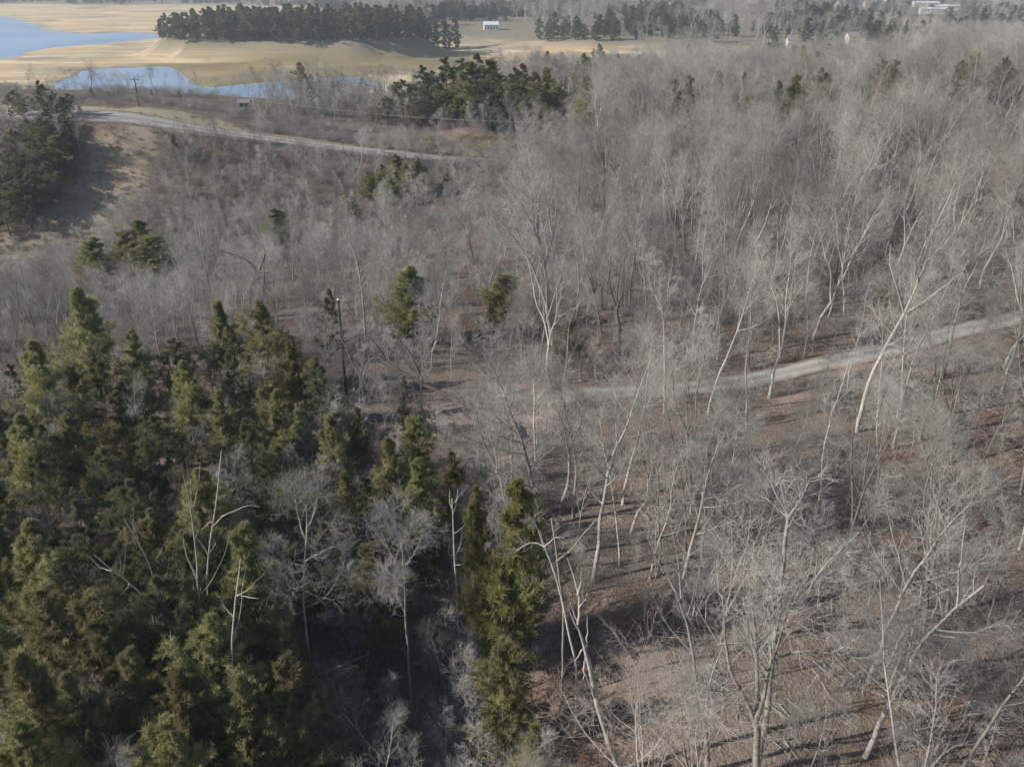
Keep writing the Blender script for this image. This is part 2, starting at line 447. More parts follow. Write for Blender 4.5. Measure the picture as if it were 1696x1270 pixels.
# ------------------------------------------------------------------ growth
def unit(v): return v / (np.linalg.norm(v, axis=-1, keepdims=True) + 1e-9)
def grow(P, Rr, n, t0, t1, length, ang, K, up=0.1, jit=0.12, rfrac=0.5, rmax=9, rtip=0.3, az=None, even=False):
    """children of the polylines P (M,K,3): n each, at t0..t1, length(t, L) metres, ang degrees off the parent"""
    M, KP, _ = P.shape
    m = M * n
    idx = np.repeat(np.arange(M), n)
    t = (np.tile((np.arange(n) + 0.5) / n, M) + rng.uniform(-0.5, 0.5, m) / n) if even else rng.random(m)
    t = t0 + (t1 - t0) * t
    u = t * (KP - 1); i = np.minimum(u.astype(int), KP - 2); f = (u - i)[:, None]
    base = P[idx, i] * (1 - f) + P[idx, i + 1] * f
    r0 = (Rr[idx, i] * (1 - f[:, 0]) + Rr[idx, i + 1] * f[:, 0])
    tan = unit(P[idx, i + 1] - P[idx, i])
    rnd = unit(rng.normal(size=(m, 3))) if az is None else az(m, t)
    perp = unit(rnd - (rnd * tan).sum(1, keepdims=True) * tan)
    a = np.radians(ang[0] + (ang[1] - ang[0]) * rng.random(m))[:, None]
    d = unit(np.cos(a) * tan + np.sin(a) * perp)
    Lp = np.linalg.norm(np.diff(P, axis=1), axis=2).sum(1)[idx]
    ln = length(t, Lp) * rng.uniform(0.7, 1.25, m)
    out = np.empty((m, K, 3)); out[:, 0] = base
    step = (ln / (K - 1))[:, None]
    for k in range(1, K):
        out[:, k] = out[:, k - 1] + d * step
        d = unit(d + np.array([0, 0, up]) + rng.normal(size=(m, 3)) * jit)
    rb = np.minimum(r0 * rfrac, rmax)
    rad = rb[:, None] * np.linspace(1, rtip, K)[None, :]
    return out, rad, t

def poly_radii(K, r0, r1): return np.linspace(r0, r1, K)[None, :]

def twigs(mb, L2, R2, dens=1.0, tw=0.009, l3=1.5, up=0.06):
    n3 = max(2, int(round(5 * dens))); n4 = max(2, int(round(6 * dens)))
    L3, R3, _ = grow(L2, R2, n3, 0.2, 1.0, lambda t, L: l3 * (1.15 - 0.4 * t), (25, 60), 4, up, 0.16, 0.6, 0.022, 0.45)
    R3 = np.maximum(R3, tw * 0.8)
    mb.tubes(L3, R3, 3)
    L4, R4, _ = grow(L3, R3, n4, 0.15, 1.0, lambda t, L: 0.5 * l3 * np.ones_like(t), (20, 60), 3, up, 0.2, 1, tw, 0.5)
    R4 = np.maximum(R4, tw * 0.45)
    mb.tubes(L4, R4, 3)

def bare_tree_meshes(name, Ht, r0, stems=1, clear=0.35, n1=13, spread=1.0, ang=(30, 58), dens=1.0, tw=0.009, wob_=0.012, up1=0.14, far=False, bm='bark', tm='twig'):
    tr, cr = MB(), MB()
    K = 11
    def stem(p0, d0, L, r):
        P = np.empty((1, K, 3)); P[0, 0] = p0
        d = unit(np.array(d0, float))
        for k in range(1, K):
            P[0, k] = P[0, k - 1] + d * L / (K - 1)
            d = unit(d + rng.normal(size=3) * wob_ * 6 + np.array([0, 0, 0.05]))
        rad = r * (1 - 0.86 * np.linspace(0, 1, K) ** 0.9)[None, :]
        rad[0, 0] *= 1.25
        return P, rad
    items = []
    if stems == 1:
        items.append((*stem((0, 0, -0.4), (rng.normal() * .05, rng.normal() * .05, 1), Ht, r0), clear))
    else:
        fk = clear * rng.uniform(0.55, 0.9)
        P, rad = stem((0, 0, -0.4), (rng.normal() * .04, rng.normal() * .04, 1), Ht * fk, r0)
        rad = r0 * np.linspace(1.15, 0.85, K)[None, :]
        tr.tubes(P, rad, 7)
        a0 = rng.uniform(0, 6.28)
        for s in range(stems):
            a = a0 + s * 6.283 / stems + rng.uniform(-.3, .3)
            tl = rng.uniform(0.18, 0.34) * spread
            P2, rad2 = stem(P[0, -1] - np.array([0, 0, .1]), (math.cos(a) * tl, math.sin(a) * tl, 1), Ht * (1 - fk) * rng.uniform(.82, 1.0), r0 * .72)
            items.append((P2, rad2, 0.22))
    for P, rad, c in items:
        tr.tubes(P, rad, 5 if far else 7)
        Lh = Ht * 0.30 * spread
        n = max(5, int(n1 / len(items) ** 0.6))
        L1, R1, t1 = grow(P, rad, n, c, 0.98, lambda t, L: Lh * (1.25 - 0.95 * ((t - c) / (1 - c))), ang, 6, up1, 0.10, 0.52, 0.085, 0.28, even=True)
        tr.tubes(L1, R1, 3 if far else 5)
        L2, R2, _ = grow(L1, R1, 4 if far else 6, 0.22, 1.0, lambda t, L: 0.48 * L * (1.2 - 0.5 * t), (28, 58), 4, 0.10, 0.14, 0.62, 0.05, 0.35)
        cr.tubes(L2, R2, 3)
        # the leader's tip carries twigs too
        L2b, R2b, _ = grow(P, rad, 5, 0.75, 1.0, lambda t, L: 0.10 * Ht * np.ones_like(t), (20, 45), 4, 0.1, 0.12, 0.6, 0.03, 0.4)
        cr.tubes(L2b, R2b, 3)
        twigs(cr, np.concatenate([L2, L2b]), np.concatenate([R2, R2b]), dens, tw, 0.082 * Ht)
    return tr.mesh(name + '_trunk', MAT[bm], True), cr.mesh(name + '_crown', MAT[tm], True)

def leaves(mb, P, per, size, width, droop=0.0, spread=0.7):
    """needle sprays along polylines P (M,K,3): thin rhombic blades"""
    M, K, _ = P.shape
    m = M * per
    idx = np.repeat(np.arange(M), per)
    t = rng.random(m) ** 0.8
    u = t * (K - 1); i = np.minimum(u.astype(int), K - 2); f = (u - i)[:, None]
    base = P[idx, i] * (1 - f) + P[idx, i + 1] * f
    tan = unit(P[idx, i + 1] - P[idx, i])
    d = unit(tan + rng.normal(size=(m, 3)) * spread + np.array([0, 0, 0.25 - droop]))
    side = unit(np.cross(d, rng.normal(size=(m, 3))))
    s = (size * rng.uniform(0.6, 1.35, m))[:, None]; w = (width * rng.uniform(0.6, 1.3, m))[:, None]
    a = base; b = base + d * s * 0.45 + side * w; c = base + d * s; e = base + d * s * 0.45 - side * w
    V = np.stack([a, b, c, e], 1).reshape(-1, 3)
    q = np.arange(m * 4).reshape(-1, 4)
    tone = np.repeat(np.clip(rng.normal(0.5, 0.14, M)[idx] + rng.normal(0, 0.12, m), 0, 1), 4)
    mb.add(V, q, tone)

def conifer_meshes(name, Ht, width, bark, leafmat, n1=80, n2=8, per=26, clear=0.1, ang=(55, 85), up=0.1, shape=0.8, size=0.34, wid=0.05, irregular=0.25, sec=0.42, tips=False, lean=0.0):
    tr, fo = MB(), MB()
    K = 9
    P = np.zeros((1, K, 3)); P[0, :, 2] = np.linspace(-0.4, Ht, K)
    P[0, :, :2] += np.cumsum(rng.normal(size=(K, 2)) * 0.012 * Ht / 10, axis=0)
    P[0, :, 0] += lean * np.linspace(0, 1, K) ** 2
    r0 = Ht * 0.0105 + 0.03
    rad = r0 * (1 - 0.93 * np.linspace(0, 1, K))[None, :]
    tr.tubes(P, rad, 7)
    # lopsided crown: length depends on azimuth and height through a smooth random field
    ph = rng.uniform(0, 6.28, 6)
    def az(m, t):
        a = rng.uniform(0, 6.283, m); az.a = a
        return np.stack([np.cos(a), np.sin(a), np.zeros(m)], -1)
    def ln(t, L):
        u = (t - clear) / (1 - clear)
        prof = (1 - u) ** shape * (0.55 + 0.45 * np.minimum(1, u / 0.18))
        a = az.a
        lump = 1 + irregular * (np.sin(2 * a + ph[0] + 5 * u) + np.sin(3 * a + ph[1] - 9 * u) + 0.8 * np.sin(17 * u + ph[2]))
        return np.maximum(0.12, width * 0.5 * prof * np.maximum(0.3, lump))
    L1, R1, t1 = grow(P, rad, n1, clear, 0.985, ln, ang, 5, up, 0.07, 0.4, 0.05, 0.25, az=az, even=True)
    tr.tubes(L1, R1, 3)
    L2, R2, _ = grow(L1, R1, n2, 0.35 if tips else 0.18, 1.0, lambda t, L: np.minimum(sec * L, 1.3) * (1.2 - 0.5 * t), (25, 65), 3, up * 0.6, 0.12, 0.6, 0.02, 0.4)
    fo.tubes(L2, np.maximum(R2, 0.006), 3)
    leaves(fo, L2, per, size, wid)
    leaves(fo, L1[:, 2:], max(6, per // 2), size, wid)
    top = np.linspace(0.9, 1.0, 3)[None, :, None] * np.array([0, 0, 1.0])
    Pt = P[:, -2:].copy(); leaves(fo, Pt, 46, size * .7, wid, 0, 0.45)
    return tr.mesh(name + '_trunk', bark, True), fo.mesh(name + '_crown', leafmat, False, True)

# ------------------------------------------------------------------ the ground sheet
def axis(lo, hi, fine_lo, fine_hi, step, g):
    a = list(np.arange(fine_lo, fine_hi + 1e-6, step))
    s = step; v = fine_hi
    while v < hi: s *= g; v += s; a.append(v)
    s = step; v = fine_lo
    while v > lo: s *= g; v -= s; a.insert(0, v)
    return np.array(a)
px_poly = lambda pts: [hit(*p) for p in pts]
GRASS = px_poly([(120, 182), (200, 178), (270, 181), (340, 194), (420, 214), (500, 228), (560, 236), (620, 246), (600, 262), (500, 252), (420, 244), (340, 236), (260, 236), (180, 232), (130, 215)])
GRASS = [(-175, 235), (-172, 258)] + GRASS[1:13] + [(-140, 226)]
BANK = px_poly([(150, 236), (255, 228), (262, 262), (235, 330), (180, 380), (110, 440), (0, 470), (-60, 470), (-60, 400), (60, 340), (110, 290)])
MOUND = px_poly([(610, 240), (690, 232), (760, 228), (840, 232), (850, 268), (760, 262), (690, 252), (630, 246)])
CLEAR = px_poly([(715, 652), (770, 640), (870, 648), (925, 660), (905, 690), (870, 715), (830, 730), (760, 715), (710, 690)])
STRIP = px_poly([(1250, 655), (1420, 605), (1560, 575), (1680, 560), (1690, 600), (1560, 620), (1420, 640), (1300, 672)])
OLIVE = lvl_poly([(230, 108), (400, 106), (560, 102), (720, 90), (800, 92), (760, 118), (620, 134), (440, 150), (330, 156), (260, 150), (262, 116)])

xs = axis(-3200, 3200, -165, 165, 1.5, 1.06)
ys = axis(-30, 5200, 20, 290, 1.5, 1.035)
GX, GY = np.meshgrid(xs, ys)
fx, fy = GX.ravel(), GY.ravel()
gz = H(fx, fy)
yl = np.interp(fx, NEAR_X, NEAR_Y); yf = np.interp(fx, FAR_X, FAR_Y)
att = {}
att['mud'] = S(-6.8, -8.6, gz + 0.8 * wob(fx, fy, 0.05, 21)) * S(yl + 20, yl + 70, fy) * (1 - S(yf - 10, yf + 60, fy))
att['far'] = S(300, 380, fy)
att['grass'] = S(-4, 3, poly_sd(GRASS, fx, fy))
fields = wob(fx, fy, 0.012, 31)
att['grass'] = np.maximum(att['grass'], S(0.35, 0.6, fields) * S(860, 960, fy) * S(yf + 20, yf + 120, fy) * 0.9)
att['bank'] = np.maximum(S(-5, 4, poly_sd(BANK, fx, fy)), S(-3, 2, poly_sd(MOUND, fx, fy)))
att['clay'] = np.maximum(S(-4, 2, poly_sd(CLEAR, fx, fy)), 0.75 * S(-3, 2, poly_sd(STRIP, fx, fy)))
att['olive'] = S(-8, 12, poly_sd(OLIVE, fx, fy) + 6 * wob(fx, fy, .05, 24)) * (0.85 + 0.25 * wob(fx, fy, 0.08, 22))
att['olive'] = np.clip(att['olive'], 0, 1)
att['wet'] = np.clip((1 - S(LAKE + .1, LAKE + .75, gz + .25 * wob(fx, fy, .1, 23))) * .9, 0, 1)
nx, ny = len(xs), len(ys)
I = (np.arange(ny - 1)[:, None] * nx + np.arange(nx - 1)[None, :])
quads = np.stack([I, I + 1, I + nx + 1, I + nx], -1).reshape(-1, 4)
mb = MB(); mb.add(np.stack([fx, fy, gz], -1), quads)
gme = mb.mesh('ground', MAT['ground'], True)
for k, v in att.items():
    a = gme.attributes.new(k, 'FLOAT', 'POINT'); a.data.foreach_set('value', v.astype(np.float32))
structure(obj('ground', gme))

def ribbon(name, L, Z, w, seed):
    n = len(L)
    T = np.gradient(L, axis=0); T /= np.linalg.norm(T, axis=1, keepdims=True)
    Nn = np.stack([-T[:, 1], T[:, 0]], -1)
    r = np.random.default_rng(seed)
    cols = np.linspace(-1, 1, 11)
    k = np.ones(5) / 5
    jl = np.convolve(r.normal(0, 0.35, n), k, 'same'); jr = np.convolve(r.normal(0, 0.35, n), k, 'same')
    V, tr, ed = [], [], []
    for c in cols:
        ww = w + (jl if c < 0 else jr) * abs(c) + (4.0 * (1 - S(-105, -70, L[:, 0])) if name == 'gravel_road' and w > 3 else 0)
        P = L + Nn * (c * ww)[:, None]
        z = H(P[:, 0], P[:, 1]) + 0.13 - 0.06 * abs(c) ** 4
        V.append(np.column_stack([P, z]))
        tr.append(np.full(n, math.exp(-((abs(c) - 0.42) / 0.17) ** 2))); ds_ = np.linalg.norm(L - (L[0] if w < 3 else L[-1]), axis=1)
        ed.append(np.clip(np.full(n, abs(c) ** 2) + 1.15 * (1 - S(1, 13, ds_)), 0, 1.6))
    V = np.stack(V, 1).reshape(-1, 3)
    C = len(cols)
    I = (np.arange(n - 1)[:, None] * C + np.arange(C - 1)[None, :])
    q = np.stack([I, I + C, I + C + 1, I + 1], -1).reshape(-1, 4)[:, ::-1]
    m = MB(); m.add(V, q)
    me = m.mesh(name, MAT['gravel'], True)
    for nm, v in (('track', tr), ('edge', ed)):
        a = me.attributes.new(nm, 'FLOAT', 'POINT'); a.data.foreach_set('value', np.stack(v, 1).ravel().astype(np.float32))
    return structure(obj(name, me))
ribbon('gravel_road', ROAD_A, ZA, WA, 1)
ribbon('gravel_road', ROAD_B, ZB, WB, 2)

wx, wy = np.meshgrid(np.linspace(-2600, 700, 34), np.linspace(360, 1700, 20))
I = (np.arange(19)[:, None] * 34 + np.arange(33)[None, :])
m = MB(); m.add(np.stack([wx.ravel(), wy.ravel(), np.full(wx.size, LAKE)], -1), np.stack([I, I + 1, I + 35, I + 34], -1).reshape(-1, 4))
structure(obj('lake_water', m.mesh('lake_water', MAT['water'], True)))

# ------------------------------------------------------------------ prototypes of the trees
# each prototype becomes the first real tree of its kind
BARE_SPEC = [
    dict(Ht=20, r0=.17, stems=1, clear=.42, n1=13, spread=.80, ang=(28, 52)),
    dict(Ht=21, r0=.19, stems=2, clear=.46, n1=13, spread=.9, ang=(26, 50)),
    dict(Ht=18, r0=.14, stems=1, clear=.30, n1=15, spread=.75, ang=(30, 60)),
    dict(Ht=19, r0=.20, stems=3, clear=.50, n1=12, spread=1.15, ang=(25, 55)),
    dict(Ht=22, r0=.18, stems=1, clear=.52, n1=11, spread=.7, ang=(25, 48)),
    dict(Ht=17, r0=.16, stems=2, clear=.55, n1=12, spread=1.2, ang=(35, 65)),
    dict(Ht=16, r0=.11, stems=1, clear=.40, n1=10, spread=.65, ang=(25, 50)),
    dict(Ht=20, r0=.21, stems=1, clear=.33, n1=16, spread=1.05, ang=(38, 70)),
]
BARE_SPEC += [
    dict(Ht=19, r0=.16, stems=1, clear=.48, n1=9, spread=1.0, ang=(40, 75)),
    dict(Ht=21, r0=.20, stems=2, clear=.40, n1=14, spread=.7, ang=(22, 44)),
    dict(Ht=15, r0=.10, stems=1, clear=.25, n1=12, spread=.6, ang=(28, 55)),
    dict(Ht=18, r0=.15, stems=3, clear=.38, n1=11, spread=.8, ang=(24, 50)),
]
BK = ['bark', 'barklt', 'bark', 'barkdk', 'barklt', 'bark', 'barklt', 'bark', 'barkdk', 'barklt', 'bark', 'barkdk']
TK = ['twig', 'twigcool', 'twigbrown', 'twig', 'twigcool', 'twigred', 'twig', 'twigcool', 'twigbrown', 'twig', 'twigred', 'twigcool']
BARE = [(s['Ht'], *bare_tree_meshes('bare_tree', **{**s, 'dens': [.55, .62, .75][k % 3], 'tw': .0070, 'spread': s['spread'] * .82, 'r0': s['r0'] * .98, 'wob_': .016, 'bm': BK[k], 'tm': TK[k]})) for k, s in enumerate(BARE_SPEC)]
FARB = [(s['Ht'], *bare_tree_meshes('far_bare_tree', **{**s, 'far': True, 'n1': 10, 'dens': 0.6, 'tw': 0.016, 'spread': s['spread'] * .95, 'bm': ['bark', 'barklt', 'bark', 'barklt'][k], 'tm': ['twig', 'twigcool', 'twigred', 'twigbrown'][k]})) for k, s in enumerate(BARE_SPEC[:4])]
SAPS = [(7.0, *bare_tree_meshes('sapling', Ht=7, r0=.045, stems=st, clear=.25, n1=9, spread=.8, ang=(25, 55), dens=.6, tw=.007)) for st in (1, 2, 1)]

cc = conifer_meshes
CON = {
    'cedar': [(14, *cc('cedar', 14, 8.6, MAT['cedarbark'], MAT['cedar'], 84, 10, 66, .06, (38, 68), .12, .95, .40, .021, .32, .42)),
              (14, *cc('cedar', 14, 9.6, MAT['cedarbark'], MAT['cedar'], 74, 11, 66, .08, (45, 82), .09, .86, .42, .021, .36, .48)),
              (14, *cc('cedar', 14, 8.8, MAT['cedarbark'], MAT['cedar'], 78, 10, 66, .10, (42, 75), .13, .78, .40, .021, .36, .50))],
    'pine': [(15, *cc('pine', 15, 9.4, MAT['darkbark'], MAT['pine'], 56, 11, 66, .16, (60, 92), .05, .70, .38, .018, .40, .5, True)),
             (15, *cc('pine', 15, 7.6, MAT['darkbark'], MAT['pine'], 64, 10, 66, .10, (55, 88), .07, .88, .38, .018, .36, .45, True))],
    'bright': [(13, *cc('bright_cedar', 13, 6.6, MAT['cedarbark'], MAT['bright'], 92, 10, 60, .10, (36, 66), .16, .86, .38, .020, .32, .40))],
    'farpine': [(22, *cc('far_pine', 22, 9.5, MAT['darkbark'], MAT['pine'], 70, 7, 20, .08, (60, 95), .03, .55, .80, .11, .38, .42, True)),
                (22, *cc('far_pine', 22, 8.6, MAT['darkbark'], MAT['pine'], 70, 7, 20, .05, (50, 85), .06, .65, .80, .11, .34, .4))],
}
FIRST = {}
def plant(kind, meshes, loc, height, rotz, label, cat, group=None, name=None, tilt=(0, 0), fat=1.0):
    base, tm, cm = meshes
    key = tm.name
    s = height / base
    if key not in FIRST:
        r = empty(name or kind, (0, 0, 0), label, cat)
        obj('trunk', tm, r); obj('crown', cm, r)
        FIRST[key] = r
        r.location = loc; r.rotation_euler = (tilt[0], tilt[1], rotz); r.scale = (s * fat, s * fat, s)
        if group: r['group'] = group
        return r
    r0 = FIRST[key]
    return dup(r0, loc, (tilt[0], tilt[1], rotz), (s * fat, s * fat, s), label, group, cat, name or kind)

# ------------------------------------------------------------------ trees traced from the photograph, each at its own distance
def limb3(pts, d, dd=0.0):
    """pixel polyline -> 3-D polyline; d may be one distance or one per point"""
    ds = np.full(len(pts), d, float) if np.isscalar(d) else np.asarray(d, float)
    if dd: ds = ds + dd * np.linspace(0, 1, len(pts)) ** 1.2
    return np.array([at_plane(a, b, q) for (a, b), q in zip(pts, ds)])
def resample(P, K, jit=0.0):
    s = np.concatenate([[0], np.cumsum(np.linalg.norm(np.diff(P, axis=0), axis=1))])
    u = np.linspace(0, s[-1], K)
    Q = np.stack([np.interp(u, s, P[:, k]) for k in range(3)], -1)
    if K > 4:
        Q[1:-1] = 0.25 * Q[:-2] + 0.5 * Q[1:-1] + 0.25 * Q[2:]
    if jit: Q[1:] += rng.normal(size=(K - 1, 3)) * jit
    return Q
def traced_tree(name, label, cat, trunk, limbs, d, r0, barkmat, twigmat, r_top=0.35, n2=5, dens=0.8, tw=0.009, l2=0.45, l3=1.3, bare=False, extra=8, tilt_d=0.0, up=0.1, sink=True, group=None):
    T = limb3(trunk, d, tilt_d)
    if sink:
        gx, gy = T[0, 0], T[0, 1]
        g = hz(gx, gy)
        if T[0, 2] > g - 0.2:                            # carry the trunk down into the ground
            T = np.vstack([[gx - (T[1, 0] - T[0, 0]) * 0.2, gy, g - 0.4], T])
    base = T[0].copy(); base[2] = hz(base[0], base[1])
    tr, cr = MB(), MB()
    K = 14
    TP = resample(T, K, 0.02)[None]
    RT = poly_radii(K, r0, r0 * r_top); RT[0, 0] *= 1.2
    tr.tubes(TP, RT, 8)
    L1s, R1s = [], []
    for lp, f, dd in limbs:
        P = resample(limb3(lp, d, 0) + np.linspace(0, 1, len(lp))[:, None] * np.array([[0, dd, 0]]) , 8, 0.03)
        rr = np.linspace(r0 * f, max(0.012, r0 * f * 0.25), 8)
        L1s.append(P); R1s.append(rr)
    if extra:
        E, ER, _ = grow(TP, RT, extra, 0.45, 1.0, lambda t, L: 0.26 * L * (1.3 - 0.7 * t), (30, 65), 8, 0.12, 0.1, 0.45, 0.06, 0.25, even=True)
        L1s += list(E); R1s += list(ER)
    if L1s:
        A, B = np.stack(L1s), np.stack(R1s)
        tr.tubes(A, B, 6)
        if not bare:
            L2, R2, _ = grow(A, B, n2, 0.2, 1.0, lambda t, L: l2 * np.minimum(L, 6) * (1.15 - 0.5 * t), (28, 60), 4, up, 0.14, 0.6, 0.035, 0.35)
            cr.tubes(L2, R2, 3)
            twigs(cr, L2, R2, dens, tw, l3)
    root = empty(name, tuple(base), label, cat, group)
    for part, mbx, mt in (('trunk', tr, barkmat), ('crown', cr, twigmat)):
        if mbx.n == 0: continue
        mbx.v = [v - base for v in mbx.v]
        obj(part, mbx.mesh(name + '_' + part, mt, True), root)
    KEEP.append((base[0], base[1]))
    return root
KEEP = []
B_, Tw, Pl, Dk = MAT['bark'], MAT['twig'], MAT['pale'], MAT['darkbark']
traced_tree('bare_tree', 'large pale grey bare tree with long level limbs reaching right in the foreground', 'tree',
    [(1255, 1262), (1268, 1200), (1278, 1100), (1292, 990), (1300, 900), (1308, 850)],
    [([(1290, 1088), (1320, 1065), (1390, 1068), (1440, 1074), (1500, 1092)], .42, -1.5),
     ([(1303, 1005), (1345, 975), (1390, 940), (1450, 900), (1485, 860)], .40, 2.0), ([(1340, 978), (1356, 940), (1358, 915), (1342, 888)], .26, .5),
     ([(1300, 1010), (1350, 1014), (1380, 1035), (1440, 1030)], .30, -.8), ([(1308, 860), (1290, 825), (1268, 790)], .33, 1), ([(1306, 860), (1320, 822), (1332, 775)], .34, -1),
     ([(1296, 985), (1262, 950), (1232, 920)], .24, 2.5), ([(1302, 900), (1310, 860), (1300, 800)], .3, 1.5), ([(1318, 1068), (1350, 1105), (1395, 1150)], .22, -2.0), ([(1288, 1100), (1278, 1040), (1284, 980)], .4, -1.2)],
    39, .22, B_, Tw, .45, 6, .9, .008, .40, 1.1, extra=5)
traced_tree('bare_tree', 'grey bare tree forking low, with arching limbs, left of the big long limbed tree', 'tree',
    [(1171, 1267), (1169, 1195), (1150, 1114), (1145, 1055), (1126, 992), (1108, 955)],
    [([(1170, 1195), (1170, 1131), (1188, 1068), (1199, 1028)], .6, -1), ([(1146, 1055), (1155, 989), (1168, 950)], .4, 1), ([(1128, 1000), (1131, 966), (1119, 900)], .4, 1.5),
     ([(1173, 1145), (1196, 1141), (1232, 1167), (1265, 1202)], .3, -1.5), ([(1188, 1068), (1225, 1052), (1270, 1050)], .25, -1), ([(1182, 1088), (1220, 1088), (1260, 1110), (1275, 1130)], .22, -1.6)],
    39.5, .17, B_, Tw, .3, 6, .9, .008, .42, 1.1, extra=5)
traced_tree('bare_tree', 'pale bare tree leaning far right on the leaf covered slope', 'tree',
    [(1428, 1268), (1448, 1215), (1480, 1150), (1510, 1085), (1548, 1040), (1585, 1003), (1630, 970)],
    [([(1500, 1105), (1530, 1000), (1545, 930)], .4, 1), ([(1545, 1042), (1600, 1040), (1650, 1010)], .35, -1), ([(1585, 1003), (1600, 940), (1620, 890)], .35, 1.5), ([(1480, 1150), (1505, 1090), (1500, 1030)], .3, -1)],
    40, .19, B_, Tw, .3, 6, .9, .008, .42, 1.1, extra=6)
traced_tree('dead_snag', 'twisted pale dead snag with broken forked top, leaning left in the foreground', 'dead tree',
    [(1022, 1266), (1005, 1220), (990, 1170), (980, 1120), (972, 1085)],
    [([(974, 1095), (966, 1062), (958, 1035), (944, 1010), (940, 1000)], .72, -.4), ([(957, 1034), (962, 1000), (957, 980), (948, 955), (942, 930)], .55, .4),
     ([(957, 985), (963, 962), (961, 942)], .45, -.3), ([(959, 1006), (970, 994), (974, 985)], .35, .2), ([(958, 1035), (950, 1020), (946, 1005)], .35, .3),
     ([(972, 1085), (966, 1105), (968, 1125)], .6, -.2), ([(970, 1080), (974, 1050), (973, 1030)], .4, .5), ([(965, 1075), (955, 1085), (951, 1096)], .3, -.3), ([(988, 1165), (978, 1130), (966, 1100)], .5, -.5)],
    40, .17, Pl, Pl, .9, bare=True, extra=0)
traced_tree('bare_tree', 'thin pale bent tree with star shaped broken top beside the twisted snag', 'tree',
    [(955, 1098), (938, 1030), (928, 975), (915, 935), (902, 905)],
    [([(902, 905), (885, 900), (868, 908), (855, 920)], .5, .5), ([(902, 905), (915, 888), (935, 880)], .4, -.5), ([(903, 906), (890, 880), (880, 865)], .4, .5), ([(915, 935), (940, 925), (985, 880)], .4, 1)],
    44, .09, Pl, Tw, .6, 5, .8, .008, .5, .8, extra=0)
traced_tree('dead_snag', 'slim bare broken stem without branches, above the twisted snag', 'dead tree',
    [(934, 1010), (926, 950), (920, 900), (914, 858)], [], 47, .085, Pl, Pl, .7, bare=True, extra=0)
traced_tree('bare_tree', 'tall bare tree of two ascending stems fanning left, in the middle of the wood', 'tree',
    [(918, 584), (910, 534), (905, 500), (905, 463), (900, 432), (894, 402), (883, 377), (860, 332)],
    [([(905, 505), (891, 463), (878, 432), (866, 410), (836, 375), (815, 345)], .6, -1), ([(895, 405), (889, 366), (896, 322), (906, 288)], .5, 1), ([(900, 437), (866, 413), (830, 394), (800, 376)], .35, 1),
     ([(893, 400), (875, 360), (845, 310)], .35, -1), ([(866, 410), (850, 370), (840, 330)], .35, 1), ([(902, 445), (915, 400), (925, 350)], .35, 1), ([(886, 380), (880, 335), (885, 300)], .35, -1)],
    106, .34, B_, Tw, .3, 7, 1.0, .014, .40, 2.0, extra=5)
traced_tree('bare_tree', 'pale spreading bare tree with a bright bent trunk below the right end of the road', 'tree',
    [(1424, 690), (1440, 625), (1472, 565), (1498, 520), (1520, 470), (1535, 430)],
    [([(1498, 520), (1525, 500), (1560, 470), (1590, 440)], .45, -1), ([(1498, 522), (1488, 480), (1478, 445), (1482, 410)], .45, 1), ([(1520, 470), (1512, 430), (1500, 400)], .4, -1), ([(1530, 440), (1565, 410), (1590, 390)], .4, 1), ([(1478, 555), (1450, 520), (1430, 490)], .3, 1)],
    80, .24, Pl, Tw, .35, 7, .9, .011, .42, 1.5, extra=6)
traced_tree('bare_tree', 'slender pale trunk with a small fork standing against the far gravel road', 'tree',
    [(1100, 692), (1101, 620), (1100, 545), (1096, 510), (1084, 488), (1072, 455)],
    [([(1100, 545), (1108, 512), (1105, 480), (1116, 440)], .7, .5), ([(1090, 500), (1082, 470), (1086, 440)], .4, -.5)], 87, .15, Pl, Tw, .3, 6, .8, .010, .4, 1.2, extra=4)
traced_tree('bare_tree', 'dark crooked bare tree with a bent limb reaching left, behind the left conifers', 'tree',
    [(414, 540), (414, 495), (417, 463), (430, 449), (407, 428), (364, 414)],
    [([(430, 449), (438, 425), (432, 405)], .6, 1), ([(434, 500), (438, 463), (434, 445), (438, 420)], .7, 1), ([(417, 490), (405, 480), (396, 478)], .4, 0), ([(436, 470), (455, 468), (475, 465)], .4, 1)],
    128, .22, Dk, Tw, .35, 6, .8, .012, .5, 1.5, extra=3)
traced_tree('bare_tree', 'white barked straight bare tree behind the left conifers', 'tree',
    [(354, 520), (345, 470), (337, 430), (330, 385), (324, 340)], [([(338, 430), (322, 390), (318, 360)], .4, 1), ([(340, 445), (352, 400), (350, 370)], .35, -1)],
    122, .17, Pl, Tw, .3, 6, .8, .012, .4, 1.4, extra=6)
traced_tree('bare_tree', 'pale bare tree with dark notched trunk above the small pale cedar', 'tree',
    [(604, 540), (600, 480), (592, 435), (580, 395), (572, 350)], [([(595, 440), (575, 420), (560, 385)], .4, 1), ([(598, 470), (612, 430), (615, 390)], .4, -1)],
    108, .17, B_, Tw, .3, 6, .9, .011, .4, 1.5, extra=7)
